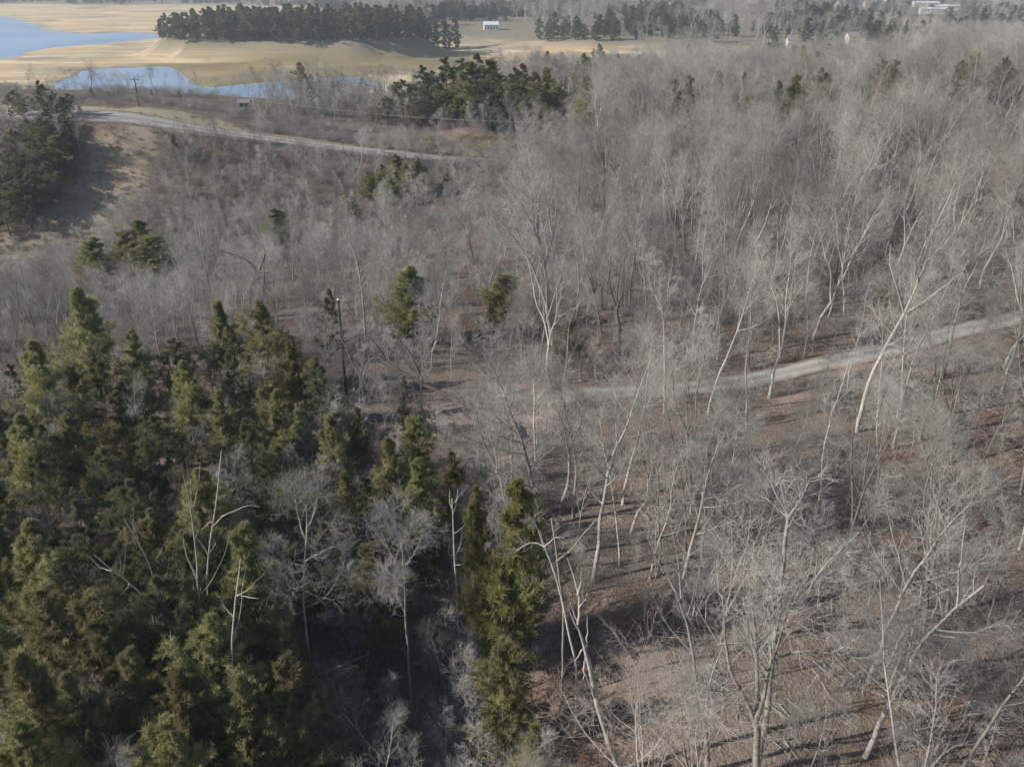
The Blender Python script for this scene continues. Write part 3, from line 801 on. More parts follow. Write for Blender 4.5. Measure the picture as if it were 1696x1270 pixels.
for lab, tr_, li_, d_, r_ in [
    ('pale dead forked stem rising out of the conifers left of centre', [(330, 1010), (328, 950), (322, 890), (316, 835), (302, 785)], [([(327, 960), (305, 920), (300, 900)], .6, .4), ([(318, 850), (330, 800), (328, 770)], .4, .3)], 47, .10),
    ('long pale dead stem with one curved arm, in front of the yellow green cedar', [(340, 960), (352, 875), (360, 815), (368, 745)], [([(352, 872), (375, 848), (420, 830), (432, 832)], .6, -.5), ([(354, 860), (342, 872), (332, 880)], .4, .3), ([(345, 925), (357, 900)], .4, .2)], 49, .09),
    ('short white dead trunk with stubby side branches in front of a cedar', [(380, 1080), (384, 1055), (390, 1005), (394, 960), (398, 925)], [([(386, 1020), (365, 1005)], .5, .3), ([(392, 985), (430, 985)], .5, -.3)], 42, .10),
    ('pale dead stem leaning left above the shadowed gap', [(256, 960), (246, 930), (225, 890), (205, 858)], [([(232, 905), (222, 880), (212, 868)], .5, .4)], 48, .08),
    ('grey dead branch leaning hard left over the shadowed gap', [(245, 985), (220, 968), (185, 945), (155, 918)], [([(185, 945), (165, 945), (140, 925)], .5, .4), ([(215, 966), (205, 982)], .5, .3)], 47, .08),
    ('thin forked dead tree just left of the bright cedar', [(756, 965), (752, 910), (750, 860), (748, 825)], [([(751, 850), (744, 830), (745, 812)], .6, .2), ([(751, 848), (757, 828), (758, 812)], .6, .2)], 55, .09),
]:
    traced_tree('dead_snag', lab, 'dead tree', tr_, li_, d_, r_, Pl, Pl, .35, bare=True, extra=4, group=None)
traced_tree('bare_tree', 'grey twiggy bare tree in front of the conifers, left of the bright cedar', 'tree',
    [(500, 985), (505, 930), (510, 880), (506, 830)], [([(508, 900), (490, 860), (482, 820)], .5, 1), ([(505, 930), (530, 910), (560, 890)], .45, -1), ([(503, 945), (480, 950), (462, 960)], .4, 0), ([(510, 880), (522, 845), (520, 810)], .5, 1)],
    50, .12, Pl, Tw, .4, 9, 1.1, .007, .5, 1.1, extra=6)
traced_tree('bare_tree', 'small grey bushy bare tree with tangled crown next to the bright cedar', 'tree',
    [(672, 1015), (670, 960), (668, 915), (662, 880)], [([(670, 950), (640, 910), (625, 880)], .5, .8), ([(670, 940), (695, 900), (700, 870)], .5, -.8), ([(669, 920), (655, 880), (650, 850)], .5, .5)],
    50, .11, Pl, Tw, .4, 9, 1.1, .007, .5, 1.1, extra=6)
traced_tree('bare_tree', 'tangled pale bare tree at the edge of the reddish clearing', 'tree',
    [(888, 790), (886, 740), (884, 700), (886, 660), (882, 620)], [([(884, 700), (865, 670), (850, 640)], .45, .8), ([(886, 665), (905, 640), (930, 625), (945, 610)], .45, -.8), ([(885, 740), (910, 720), (925, 705)], .4, .5), ([(887, 770), (868, 750), (850, 745)], .4, .5)],
    74, .13, Pl, Tw, .4, 8, 1.0, .009, .45, 1.2, extra=6)
traced_tree('bare_tree', 'thin wavy pale stem in the middle of the wood below the road', 'tree',
    [(1026, 915), (1021, 860), (1012, 795), (998, 735), (992, 690)], [([(1014, 800), (1030, 760), (1034, 730)], .5, .5)], 60, .10, Pl, Tw, .35, 6, .8, .008, .45, 1.0, extra=5)

# the tree that fell against its neighbours, across the clearing
traced_tree('fallen_tree', 'dark fallen tree propped diagonally across the reddish clearing', 'fallen tree',
    [(864, 727), (843, 710), (811, 688), (786, 676), (751, 660), (722, 646), (689, 631), (650, 606), (615, 586)],
    [([(820, 692), (845, 688), (858, 694), (868, 702)], .32, -.8), ([(806, 684), (838, 674), (843, 684)], .26, -.5), ([(775, 672), (745, 678), (715, 690)], .3, -1),
     ([(722, 646), (690, 650), (650, 640), (610, 625)], .4, -1), ([(700, 636), (690, 600), (665, 565), (645, 545)], .4, 1), ([(668, 618), (640, 625), (605, 610)], .35, .5), ([(690, 630), (705, 590), (735, 570)], .3, 1)],
    np.linspace(83, 92, 9), .30, Dk, Tw, .35, 5, .8, .009, .5, 1.2, extra=0, up=0.04) if False else None
def fallen():
    tr, cr = MB(), MB()
    pts = [(864, 727), (843, 710), (811, 688), (786, 676), (751, 660), (722, 646), (689, 631), (650, 606), (615, 586)]
    ds = np.linspace(0, 8, 9)
    p0 = hit(*pts[0], H)
    ds = p0[1] + ds
    T = resample(limb3(pts, ds), 16, 0.02); RT = poly_radii(16, .42, .13); base = np.array([p0[0], p0[1], hz(*p0)])
    T[0, 2] = base[2] + 0.18
    tr.tubes(T[None], RT, 8)
    L, Rr = [], []
    for lp, f, q, dd in [([(820, 692), (845, 688), (858, 694), (868, 702)], .35, 2, -1.5), ([(806, 684), (838, 674), (843, 684)], .28, 2.5, -1), ([(775, 672), (745, 678), (715, 690)], .3, 3.5, -1.5),
                         ([(722, 646), (690, 650), (650, 640), (610, 625)], .4, 5, -1), ([(700, 636), (690, 600), (665, 565), (645, 545)], .45, 6, 1), ([(668, 618), (640, 625), (605, 610)], .35, 6.8, .5), ([(690, 630), (705, 590), (735, 570)], .3, 6, 1), ([(640, 600), (625, 570), (600, 550)], .35, 7.5, .5)]:
        n = len(lp); P = resample(limb3(lp, p0[1] + q + dd * np.linspace(0, 1, n)), 8, .03)
        L.append(P); Rr.append(np.linspace(.28 * f, .02, 8))
    L, Rr = np.stack(L), np.stack(Rr)
    tr.tubes(L, Rr, 6)
    L2, R2, _ = grow(np.concatenate([L[3:], resample(T[9:], 8)[None]]), np.concatenate([Rr[3:], np.linspace(.14, .05, 8)[None]]), 7, .3, 1, lambda t, L: 0.4 * np.minimum(L, 5) * (1.2 - .5 * t), (30, 60), 4, .05, .14, .5, .03, .35)
    cr.tubes(L2, R2, 3); twigs(cr, L2, R2, .8, .008, 1.1)
    r = empty('fallen_tree', tuple(base), 'dark fallen tree propped diagonally across the reddish clearing', 'fallen tree')
    for nm, x, mt in (('trunk', tr, Dk), ('crown', cr, Tw)):
        x.v = [v - base for v in x.v]; obj(nm, x.mesh('fallen_' + nm, mt, True), r)
fallen()

# ------------------------------------------------------------------ conifers placed by the top of each crown
CONPOS = []
def conifer(kind, px, py, d, label, group=None, name=None, fat=1.0, var=None):
    P = at_plane(px, py, d)
    g = hz(P[0], d)
    h = P[2] - g
    v = CON[kind][rng.integers(len(CON[kind])) if var is None else var]
    CONPOS.append((P[0], d))
    return plant('conifer', v, (P[0], d, g), h, rng.uniform(0, 6.28), label, 'tree', group, name or ('pine_tree' if kind in ('pine', 'farpine') else 'cedar_tree'), (rng.normal() * .02, rng.normal() * .02), fat)
STAND = 'conifers of the left stand'
SL = 'olive green cedar packed inside the left conifer stand, merging with its neighbours'
SP = 'dark needled pine packed inside the left conifer stand, merging with its neighbours'
for kind, px, py, d, lab in [
    ('cedar', 132, 478, 92, 'tall pointed cedar, topmost at the upper left of the left stand'),
    ('cedar', 358, 500, 95, 'broad olive cedar at the upper edge of the left stand, below the white barked tree'),
    ('cedar', 432, 498, 93, 'yellowish cedar at the upper edge of the left stand, below the crooked dark tree'),
    ('cedar', 482, 555, 86, 'wide cedar at the right shoulder of the left stand, shaded on its right'),
    ('cedar', 545, 690, 70, 'conical cedar standing forward at the right end of the left stand'),
    ('pine', 545, 478, 104, 'rounded dark pine behind the bare utility pole'),
    ('cedar', 690, 690, 72, 'bushy cedar in front of the crown of the fallen tree'),
    ('pine', 668, 622, 84, 'dark slim pine left of the reddish clearing'),
    ('bright', 850, 798, 50, 'bright yellow green cedar standing alone at the centre, with a split orange trunk'),
    ('bright', 798, 812, 51.5, 'narrow dull green cedar touching the left side of the bright cedar'),
    ('bright', 886, 1198, 38, 'small rounded green cedar at the bottom edge right of centre'),
]:
    conifer(kind, px, py, d, lab, fat={850: .9, 798: .6, 886: 1.1, 668: .6, 132: 1.0, 545: .8}.get(px, 1.0))
for kind, px, py, d in [('cedar', 55, 565, 82), ('cedar', 215, 548, 88), ('pine', 285, 560, 92), ('pine', 15, 600, 88), ('cedar', 300, 600, 80), ('cedar', 30, 690, 68), ('cedar', 190, 650, 73), ('cedar', 360, 650, 74),
    ('cedar', 110, 690, 70), ('pine', 250, 690, 70), ('cedar', 440, 640, 78), ('cedar', 640, 725, 65), ('cedar', 745, 748, 68), ('pine', 600, 790, 62), ('pine', 500, 760, 66), ('pine', 440, 760, 66),
    ('cedar', 40, 865, 51), ('pine', 120, 830, 56), ('cedar', 335, 775, 58), ('pine', 210, 800, 60), ('cedar', 405, 880, 49), ('cedar', 65, 980, 44.5), ('cedar', 140, 985, 44), ('pine', 255, 950, 46), ('cedar', 350, 1025, 42.5),
    ('cedar', 15, 1085, 39), ('cedar', 300, 1110, 39.5), ('cedar', 110, 1120, 38.5), ('pine', 700, 830, 60), ('pine', 640, 870, 58), ('cedar', 400, 1120, 39.5), ('cedar', 200, 1080, 41), ('pine', -40, 780, 58), ('cedar', -60, 960, 46),
    ('pine', 170, 740, 65), ('pine', 60, 760, 62), ('cedar', -30, 640, 76), ('cedar', 700, 760, 63), ('pine', 545, 860, 57), ('pine', 300, 880, 52), ('pine', 190, 900, 50), ('cedar', 260, 1190, 36), ('cedar', 40, 1200, 35.5), ('pine', 380, 980, 46), ('cedar', 610, 905, 54), ('cedar', 830, 1060, 43)]:
    conifer(kind, px, py, d, SL if kind == 'cedar' else SP, STAND + (' (cedars)' if kind == 'cedar' else ' (pines)'))
STANDP = px_poly([(-120, 740), (0, 720), (480, 705), (600, 760), (740, 800), (750, 940), (600, 960), (460, 1040), (420, 1300), (-120, 1300)])
cand = [np.array([rng.uniform(-75, 0), rng.uniform(34, 92)]) for _ in range(2500)]
nfill = 0
for p in cand:
    if nfill >= 38: break
    if poly_sd(STANDP, p[0], p[1]) < 0 or min((p[0] - q[0]) ** 2 + (p[1] - q[1]) ** 2 for q in CONPOS) < 3.6 ** 2: continue
    kind = 'cedar' if rng.random() < .65 else 'pine'
    h = rng.uniform(6, 10.5); vm = CON[kind][rng.integers(len(CON[kind]))]
    plant('conifer', vm, (p[0], p[1], hz(*p)), h, rng.uniform(0, 6.28), SL if kind == 'cedar' else SP, 'tree', STAND + (' (cedars)' if kind == 'cedar' else ' (pines)'), 'pine_tree' if kind == 'pine' else 'cedar_tree')
    CONPOS.append(tuple(p)); nfill += 1
for kind, px, py, d, lab in [
    ('bright', 655, 256, 200, 'twin topped green cedar just below the ridge road, left of two'), ('cedar', 692, 262, 202, 'dark pointed cedar just below the ridge road'),
    ('bright', 610, 285, 198, 'yellow green cedar at the left of the clump below the ridge road'), ('bright', 740, 278, 204, 'faint green cedar right of the clump below the ridge road'),
    ('bright', 632, 272, 203, 'bushy green cedar second from the left below the ridge road'), ('cedar', 672, 270, 198, 'full olive cedar between the two pointed ones below the ridge road'), ('cedar', 708, 284, 197, 'short olive cedar at the right foot of the clump below the ridge road'), ('bright', 645, 296, 192, 'low wide yellow green cedar in front of the clump below the ridge road'),
    ('cedar', 200, 385, 158, 'olive cedar touching the left side of the lone valley cedar'), ('cedar', 248, 392, 156, 'low olive cedar touching the right side of the lone valley cedar'),
    ('bright', 575, 320, 186, 'pale yellow green bushy cedar in the valley below the ridge clump'),
    ('cedar', 222, 365, 160, 'spreading green cedar alone in the valley at the foot of the tan bank'), ('bright', 150, 395, 158, 'low yellow green cedar left of the lone valley cedar'), 
    ('bright', 455, 345, 176, 'small pale green cedar among the brush of the valley'), ('bright', 285, 222, 214, 'small green cedar at the top edge of the brushy bank'),
    ('bright', 680, 445, 110, 'pale yellow green cedar above the fallen tree'), ('cedar', 832, 455, 113, 'wide flat topped cedar left of the tall two stemmed tree'),
    ('cedar', 935, 535, 101, 'dark cedar at the foot of the tall two stemmed tree'), ('cedar', 968, 555, 102, 'small cedar right of the tall two stemmed tree'),
    ('bright', 1470, 455, 110, 'faint green cedar hidden behind the pale spreading tree'), ('bright', 1270, 500, 118, 'small dull cedar among grey trunks above the road'),
    ('pine', 1690, 300, 150, 'dark pine cut by the right edge of the photo'),
    ('pine', 62, 133, 226, 'tallest dark pine of the clump on the left ridge'),
]:
    conifer(kind, px, py, d, lab, fat={222: 1.9, 832: 1.7, 632: 1.5, 672: 1.5, 708: 1.6, 645: 1.9, 200: 1.6, 248: 1.8, 150: 2.4, 575: 2.2, 680: 1.9, 935: 1.6, 968: 1.5, 455: 2.3, 655: 1.5, 692: 1.2, 610: 1.9, 740: 1.4, 62: 1.4}.get(px, 1.0))
for px, py, d in [(100, 160, 224), (30, 168, 228), (75, 185, 218), (120, 190, 222), (20, 215, 212), (50, 235, 206), (92, 225, 210), (30, 280, 198), (70, 275, 200), (5, 250, 205), (-30, 200, 220), (-40, 260, 205), (110, 205, 214), (45, 160, 233), (140, 200, 226), (130, 176, 232), (85, 150, 228), (60, 200, 214), (15, 180, 225), (115, 225, 216), (60, 255, 203), (20, 300, 194), (85, 255, 206), (-10, 290, 196), (-60, 160, 232), (100, 190, 219), (70, 140, 232), (20, 150, 230), (110, 155, 230), (40, 195, 219), (80, 205, 212), (100, 245, 207), (65, 230, 209), (35, 255, 203), (45, 285, 197), (0, 320, 190), (125, 210, 221)]:
    conifer('pine' if (px + py) % 5 < 2 else 'cedar', px, py, d, 'dark green evergreen packed in the clump on the left ridge', 'evergreens of the left ridge clump', name='evergreen_tree', fat=1.9)
for px, py, d in [(665, 132, 268), (700, 108, 272), (740, 93, 276), (790, 88, 278), (820, 118, 270), (868, 105, 275), (905, 112, 270), (930, 148, 266), (640, 162, 262), (850, 140, 266), (765, 120, 268), (720, 140, 264), (800, 140, 263), (885, 140, 264), (690, 165, 260), (655, 190, 256), (840, 170, 262), (755, 160, 262), (620, 175, 260), (815, 100, 280), (765, 98, 279), (715, 118, 275), (850, 112, 277), (885, 120, 272), (920, 135, 268), (700, 150, 263), (780, 165, 260), (820, 165, 260), (870, 165, 262), (905, 160, 262)]:
    conifer('pine' if (px * 7 + py) % 3 else 'cedar', px, py, d, 'tall green evergreen of the grove on top of the ridge, behind the golden mound', 'evergreens of the ridge top grove', name='evergreen_tree', fat=1.45)
def auto_d(px, py, want, lo=190, hi=680):
    for d in range(lo, hi, 4):
        P = at_plane(px, py, d)
        if P[2] - hz(P[0], d) <= want: return d
    return None
sc_rng = np.random.default_rng(5)
for k in range(46):
    px = sc_rng.uniform(955, 1700); py = 70 + 120 * sc_rng.random() ** 1.3
    if k < 14: px = [1010, 1035, 1060, 1120, 1145, 1190, 1410, 1465, 1500, 1520, 1350, 1335, 1230, 1290][k]; py = [112, 108, 118, 110, 125, 120, 78, 100, 75, 150, 70, 95, 120, 135][k]
    d = auto_d(px, py, sc_rng.uniform(15, 19))
    if d: conifer('pine' if sc_rng.random() < .5 else 'cedar', px, py, d, 'soft green conifer rising out of the grey wood at the upper right', 'conifers in the upper right wood', name='evergreen_tree', fat=sc_rng.uniform(.7, 1.1))
for px, py, d, s_ in [(150, 145, 264, ''), (195, 150, 266, ''), (250, 148, 264, ''), (296, 152, 263, ''), (180, 152, 262, '')]:
    conifer('pine', px, py, d, 'small dark pine on the far edge of the ridge field, against the water', 'small pines lining the ridge field', fat=.9)
conifer('pine', 541, 147, 372, 'dark egg shaped evergreen beside the brick house on the lake shore', name='evergreen_shrub', fat=1.1)

conifer('cedar', 470, 1100, 41.5, 'young olive cedar at the shaded right foot of the stand')

# the split orange trunk of the bright cedar
def split_trunk():
    b = at_plane(845, 1085, 48.5); g = hz(b[0], b[1])
    mb = MB()
    for k in range(6):
        a = k * 1.05
        P = np.array([[.12 * math.cos(a), .12 * math.sin(a), -.2], [.13 * math.cos(a), .13 * math.sin(a), 1.0], [.17 * math.cos(a), .17 * math.sin(a), rng.uniform(1.6, 2.8)]])
        mb.tubes(P[None], np.array([[.11, .09, .015]]), 5)
    o = obj('broken_stump', mb.mesh('broken_stump', MAT['splinter'], True), loc=(b[0], b[1], g))
    tag(o, 'orange splintered stump at the foot of the bright cedar', 'stump')
split_trunk()

# island: each pine of the wood
(ix, iy), ra, rb = ISLAND
pts = []
for k in range(4000):
    a, q = rng.uniform(0, 6.283), math.sqrt(rng.random())
    p = np.array([ix + ra * .93 * q * math.cos(a), iy + rb * .92 * q * math.sin(a)])
    if all((p[0] - o[0]) ** 2 + (p[1] - o[1]) ** 2 > 8.0 ** 2 for o in pts): pts.append(p)
    if len(pts) >= 135: break
for x, y in [(-60, 752), (-52, 748), (-45, 756), (-66, 760), (-68, 745)]: pts.append(np.array([x, y]))
for p in pts:
    g = hz(*p)
    plant('conifer', CON['farpine'][rng.integers(2)], (p[0], p[1], g), rng.uniform(17, 23) * (.72 + .28 * S(-275, -215, p[0])), rng.uniform(0, 6.28), 'tall dark pine in the dense wood on the lake island', 'tree', 'pines of the island wood', 'pine_tree', fat=1.25)
    CONPOS.append(tuple(p))

# ------------------------------------------------------------------ poles and wires
def pole(px, ptop, d, label, arm):
    P = at_plane(px, ptop, d); g = hz(P[0], d); h = P[2] - g
    r = empty('utility_pole', (P[0], d, g), label, 'utility pole')
    mb = MB(); mb.tubes(np.array([[[0, 0, -.6], [0, 0, h * .5], [0, 0, h]]]), np.array([[.17, .15, .12]]), 10)
    mb.tubes(np.array([[[0, 0, h - .001], [0, 0, h]]]), np.array([[.12, .004]]), 10)
    obj('pole_shaft', mb.mesh('pole_shaft', MAT['polewood'], True), r)
    if arm:
        m2 = MB(); m2.box((-1.1, .13, h - .75), (1.1, .25, h - .62)); obj('crossarm', m2.mesh('crossarm', MAT['polewood'], False), r)
        for sx in (-1, 1):
            m3 = MB(); m3.tubes(np.array([[[sx, .19, h - .62], [sx, .19, h - .52], [sx, .19, h - .42]]]), np.array([[.03, .06, .03]]), 8)
            obj('insulator', m3.mesh('insulator', MAT['white'], True), r)
    else:
        m3 = MB(); m3.tubes(np.array([[[0, 0, h], [0, 0, h + .10], [0, 0, h + .24]]]), np.array([[.15, .15, .05]]), 10)
        obj('pole_cap', m3.mesh('pole_cap', MAT['white'], True), r)
    return np.array([P[0], d, P[2]])
pole(560, 497, 95, 'dark utility pole with a white cap in front of the rounded dark pine', False)
A = pole(222, 128, 240, 'thin dark utility pole on the pale ridge field', True)
Bp = pole(900, 200, 250, 'weathered utility pole half hidden among bare trees right of the golden mound', True)
for sx, lab in ((-1, 'left overhead wire spanning the ridge from the field pole'), (1, 'right overhead wire spanning the ridge from the field pole')):
    u = np.linspace(0, 1, 24)[:, None]
    a, b = A + np.array([sx, .19, -.4]), Bp + np.array([sx, .19, -.4])
    P = a + (b - a) * u; P[:, 2] -= 4 * 2.6 * (u[:, 0] * (1 - u[:, 0]))
    mb = MB(); mb.tubes(P[None], np.full((1, 24), .025), 5)
    o = obj('overhead_wire', mb.mesh('overhead_wire', MAT['wire'], True)); tag(o, lab, 'power line')

# ------------------------------------------------------------------ houses
def house(label, px, py, w, dp, wallh, rise, wallmat, roofmat, rot=0.0, wins=3, gable_x=False, chimney=False, cat='house', name='house', d=None, lift=0.0):
    if d is None: x, y = hit(px, py, H)
    else: P = at_plane(px, py, d); x, y = P[0], d
    g = hz(x, y) + lift
    r = empty(name, (x, y, g), label, cat); r.rotation_euler = (0, 0, rot)
    mb = MB(); mb.box((-w / 2, -dp / 2, -2.5), (w / 2, dp / 2, wallh))
    if gable_x:
        mb.add([(-w / 2, -dp / 2 + .003, wallh), (w / 2, -dp / 2 + .003, wallh), (0, -dp / 2 + .003, wallh + rise)], [(0, 1, 2)])
    else:
        for sx in (-1, 1): mb.add([(sx * (w / 2 - .003), -dp / 2, wallh), (sx * (w / 2 - .003), dp / 2, wallh), (sx * (w / 2 - .003), 0, wallh + rise)], [(0, 1, 2)])
    obj('wall', mb.mesh('wall', wallmat, False), r)
    e, th = .5, .18
    mb = MB()
    for s in (-1, 1):
        if gable_x:
            V = [(s * (w / 2 + e), -dp / 2 - e, wallh - e * rise / (w / 2)), (s * (w / 2 + e), dp / 2 + e, wallh - e * rise / (w / 2)), (0, dp / 2 + e, wallh + rise), (0, -dp / 2 - e, wallh + rise)]
        else:
            V = [(-w / 2 - e, s * (dp / 2 + e), wallh - e * rise / (dp / 2)), (w / 2 + e, s * (dp / 2 + e), wallh - e * rise / (dp / 2)), (w / 2 + e, 0, wallh + rise), (-w / 2 - e, 0, wallh + rise)]
        V = np.array(V); U = V + np.array([0, 0, th])
        mb.add(np.vstack([V, U]), [(0, 3, 2, 1), (4, 5, 6, 7), (0, 1, 5, 4), (1, 2, 6, 5), (2, 3, 7, 6), (3, 0, 4, 7)])
    rf = obj('roof', mb.mesh('roof', roofmat, False), r)
    if chimney:
        mb = MB(); mb.box((w * .2, -.4, wallh + rise * .3), (w * .2 + .8, .4, wallh + rise + .9)); obj('chimney', mb.mesh('chimney', MAT['brick'], False), rf)
    n = wins + 1
    for k in range(n):
        cx = -w / 2 + w * (k + .5) / n
        if k == n // 2:
            mb = MB(); mb.box((cx - .5, -dp / 2 - .06, 0), (cx + .5, -dp / 2 + .02, 2.1)); obj('door', mb.mesh('door', MAT['roofbrown'], False), r)
        else:
            mb = MB(); mb.box((cx - .55, -dp / 2 - .05, .95), (cx + .55, -dp / 2 + .02, 2.25)); obj('window', mb.mesh('window', MAT['glass'], False), r)
    KEEPH.append((x, y, max(w, dp) * .5 + 3))
    return r
KEEPH = []
Mt = MAT
house('brown gabled house with a pale gable end on the near lake shore', 585, 166, 9, 8, 3.6, 3.4, Mt['brick'], Mt['roofbrown'], .15, 2, True, d=385, lift=1.5)
house('low brick and cream wing beside the brown gabled lake shore house', 556, 172, 11, 6, 2.8, 1.4, Mt['offwhite'], Mt['roofgrey'], .2, 2, d=384, lift=1.0)
house('small white shed among bare trees behind the ridge road', 410, 214, 2.6, 2.6, 2.2, .6, Mt['white'], Mt['roofgrey'], .1, 1, name='shed', cat='shed', d=262, lift=.3)
house('bright white house alone on the mown knoll across the lake', 813, 50, 13, 8, 4.6, 2.4, Mt['white'], Mt['metalroof'], .1, 4, chimney=True)
house('pale cream house above the tree belt at the right of the knoll', 1020, 36, 14, 10, 6, 3.5, Mt['offwhite'], Mt['roofgrey'], 0, 3, True)
house('peach coloured tall house at the top right, left of the long roofs', 1386, 24, 9, 9, 10, 6, Mt['orange'], Mt['roofbrown'], .2, 2, True)
for lab, px, py, w, wm, rm in [
    ('small white farmhouse at the very top edge, right of the island', 594, 10, 14, 'white', 'roofgrey'),
    ('grey roofed house in the bare trees left of the white knoll house', 690, 28, 16, 'offwhite', 'roofgrey'),
    ('white house with dark roof at the top, above the white knoll house', 742, 18, 15, 'white', 'roofgrey'),
    ('white cottage between the trees right of the knoll', 925, 24, 14, 'white', 'metalroof'),
    ('wide grey roofed house near the top, right of the cream house', 1120, 14, 24, 'offwhite', 'roofgrey'),
    ('cream house at the top between the grey roof and the peach house', 1245, 12, 18, 'offwhite', 'roofbrown'),
    ('small cream house in the wood below the peach house', 1310, 80, 7, 'offwhite', 'roofgrey'),
    ('pale low house in the wood right of centre near the top', 1410, 74, 8, 'offwhite', 'roofgrey'),
    ('brick house at the top edge right of the peach house', 1440, 12, 18, 'brick', 'roofgrey'),
    ('white roofed house at the top edge left of the long roofs', 1475, 6, 18, 'white', 'metalroof'),
]:
    house(lab, px, py, w, 9, 4.5, 3, Mt[wm], Mt[rm], rng.uniform(-.4, .4), 3, lift=1.0)
for k, (px, py) in enumerate([(640, 12), (668, 8), (715, 30), (770, 14), (850, 8), (880, 20), (960, 14), (985, 26), (1060, 18), (1085, 10), (1165, 20), (1200, 8), (1275, 22), (1330, 14), (1620, 16), (1665, 10)]):
    r = house('small muted house half hidden among the distant trees', px, py, rng.uniform(11, 17), 9, 3.6, 3, Mt[['offwhite', 'brick', 'white'][k % 3]], Mt[['roofgrey', 'roofbrown'][k % 2]], rng.uniform(-.6, .6), 2, lift=.8)
    r['group'] = 'small houses among the distant trees'
for k, (lab, px, py) in enumerate([('nearest long white roofed shed in the row at the upper right', 1545, 30), ('middle long white roofed shed in the row at the upper right', 1568, 27), ('farthest long white roofed shed in the row at the upper right', 1530, 23)]):
    house(lab, px, py, 34 if k != 1 else 26, 12, 3.2, 1.8, Mt['offwhite'], Mt['metalroof'], -.12, 5, name='long_shed', cat='shed', lift=7 + 2 * k)

# ------------------------------------------------------------------ bare woodland
def jitter_points(x0, x1, y0, y1, step):
    gx, gy = np.meshgrid(np.arange(x0, x1, step), np.arange(y0, y1, step))
    gx = gx.ravel() + rng.uniform(-.5, .5, gx.size) * step; gy = gy.ravel() + rng.uniform(-.5, .5, gy.size) * step
    return gx, gy
CONP, KEEPA = np.array(CONPOS), np.array(KEEP)
def clear_of(gx, gy, rc=2.6, road=3.2):
    ok = np.ones(gx.shape, bool)
    for L, w in ((ROAD_A, WA), (ROAD_B, WB)):
        ok &= line_dist(L, gx, gy)[0] > w + road - 2.6
    for q in (GRASS, CLEAR): ok &= poly_sd(q, gx, gy) < -.5
    for p in CONPOS: ok &= (gx - p[0]) ** 2 + (gy - p[1]) ** 2 > rc ** 2
    for p in KEEP: ok &= (gx - p[0]) ** 2 + (gy - p[1]) ** 2 > 2.5 ** 2
    for x, y, q in KEEPH: ok &= (gx - x) ** 2 + (gy - y) ** 2 > q ** 2
    return ok
def in_view(gx, gy, h, mx=90):
    z = H(gx, gy)
    a, b, dep = to_px(np.stack([gx, gy, z + h], -1)); a2, b2, d2 = to_px(np.stack([gx, gy, z], -1))
    return (np.minimum(a, a2) < 1696 + mx) & (np.maximum(a, a2) > -mx) & (b < 1270 + 20) & (b2 > -60) & (d2 > 3)

gx, gy = jitter_points(-190, 210, 30, 300, 3.4)
keep = clear_of(gx, gy)
dens = np.where(gy < 96, 0.28, 0.36)
dens = np.where(np.abs(gx - 20) < 200, dens, 0)
left_stand = (gx < -1) & (gy < 98)
dens = np.where(left_stand, 0.22, dens)
dens = np.where((gx > -24) & (gx < 6) & (gy < 76), 0.34, dens)
valley = (gx < -18) & (gy > 150) & (gy < 232)
dens = np.where(valley, 0.36, dens)
dens = np.where((gx < -2) & (gy > 98) & (gy <= 150), 0.34, dens)
dens = np.where(poly_sd(BANK, gx, gy) > -3, 0.012, dens)
dens = np.where(poly_sd(MOUND, gx, gy) > -2, 0.03, dens)
dens = np.where((gy > 226) & (gy < 262) & (gx < -10), 0.03, dens)
dens = np.where((gy > 262) & (gx < -5), 0.20, dens)
dens = np.where((gy > 262) & (gx < -75), 0.06, dens)
a, b, dep = to_px(np.stack([gx, gy, H(gx, gy)], -1))
dens = np.where((gy < 96) & (a > 900) & (a < 1230) & (b < 900) & (b > 655), 0.20, dens)
dr, ir = line_dist(ROAD_A, gx, gy)
dens = np.where((dr < 19) & (gy < ROAD_A[ir, 1]) & (gx > 4), dens * .42, dens)
keep &= rng.random(gx.shape) < dens
gx, gy = gx[keep], gy[keep]
hgt = np.where(gy < 96, rng.uniform(13, 20, gx.shape), rng.uniform(14, 22, gx.shape))
hgt = np.where((gx < 3) & (gy > 96) & (gy < 150), rng.uniform(8, 13, gx.shape), hgt)
hgt = np.where((gx < -2) & (gy >= 150) & (gy < 240), rng.uniform(5.5, 10, gx.shape), hgt)
hgt = np.where((gy > 228) & (gx < 0), rng.uniform(6, 11, gx.shape), hgt)
hgt = np.where((gx < -2) & (gy < 98), rng.uniform(7, 11, gx.shape), hgt)
hgt = np.where((gx < 4) & (gy < 58), rng.uniform(6.5, 11, gx.shape), hgt)
a, b, dep = to_px(np.stack([gx, gy, H(gx, gy)], -1))
low = (((a > 545) & (a < 790) & (gy > 150) & (gy < 205)) | ((a > 130) & (a < 300) & (gy > 132) & (gy < 160)))
hgt = np.where(low, hgt * .6, hgt)
hgt = np.where((a > 690) & (a < 985) & (gy > 165), hgt * np.where(gx < -2, .75, .5), hgt)
v = in_view(gx, gy, hgt, 420)
gx, gy, hgt = gx[v], gy[v], hgt[v]
gz_ = H(gx, gy)
size = hgt / np.hypot(gy, CAM_Z - gz_)
inframe = in_view(gx, gy, hgt, 10)
order = np.argsort(-size * np.where(inframe, 1.0, 1e-3))
n_ind = 300 - 21
G = {'near': ('grey bare tree of the open foreground wood below the gravel road', 'bare trees of the foreground wood'),
     'mid': ('grey bare tree of the dense wood just above the gravel road', 'bare trees above the gravel road'),
     'left': ('grey bare tree growing between the conifers of the left stand', 'bare trees inside the left stand'),
     'val': ('small grey bare tree in the valley behind the left stand', 'bare trees of the valley'),
     'far': ('grey bare tree of the dense wood towards the ridge', 'bare trees towards the ridge')}
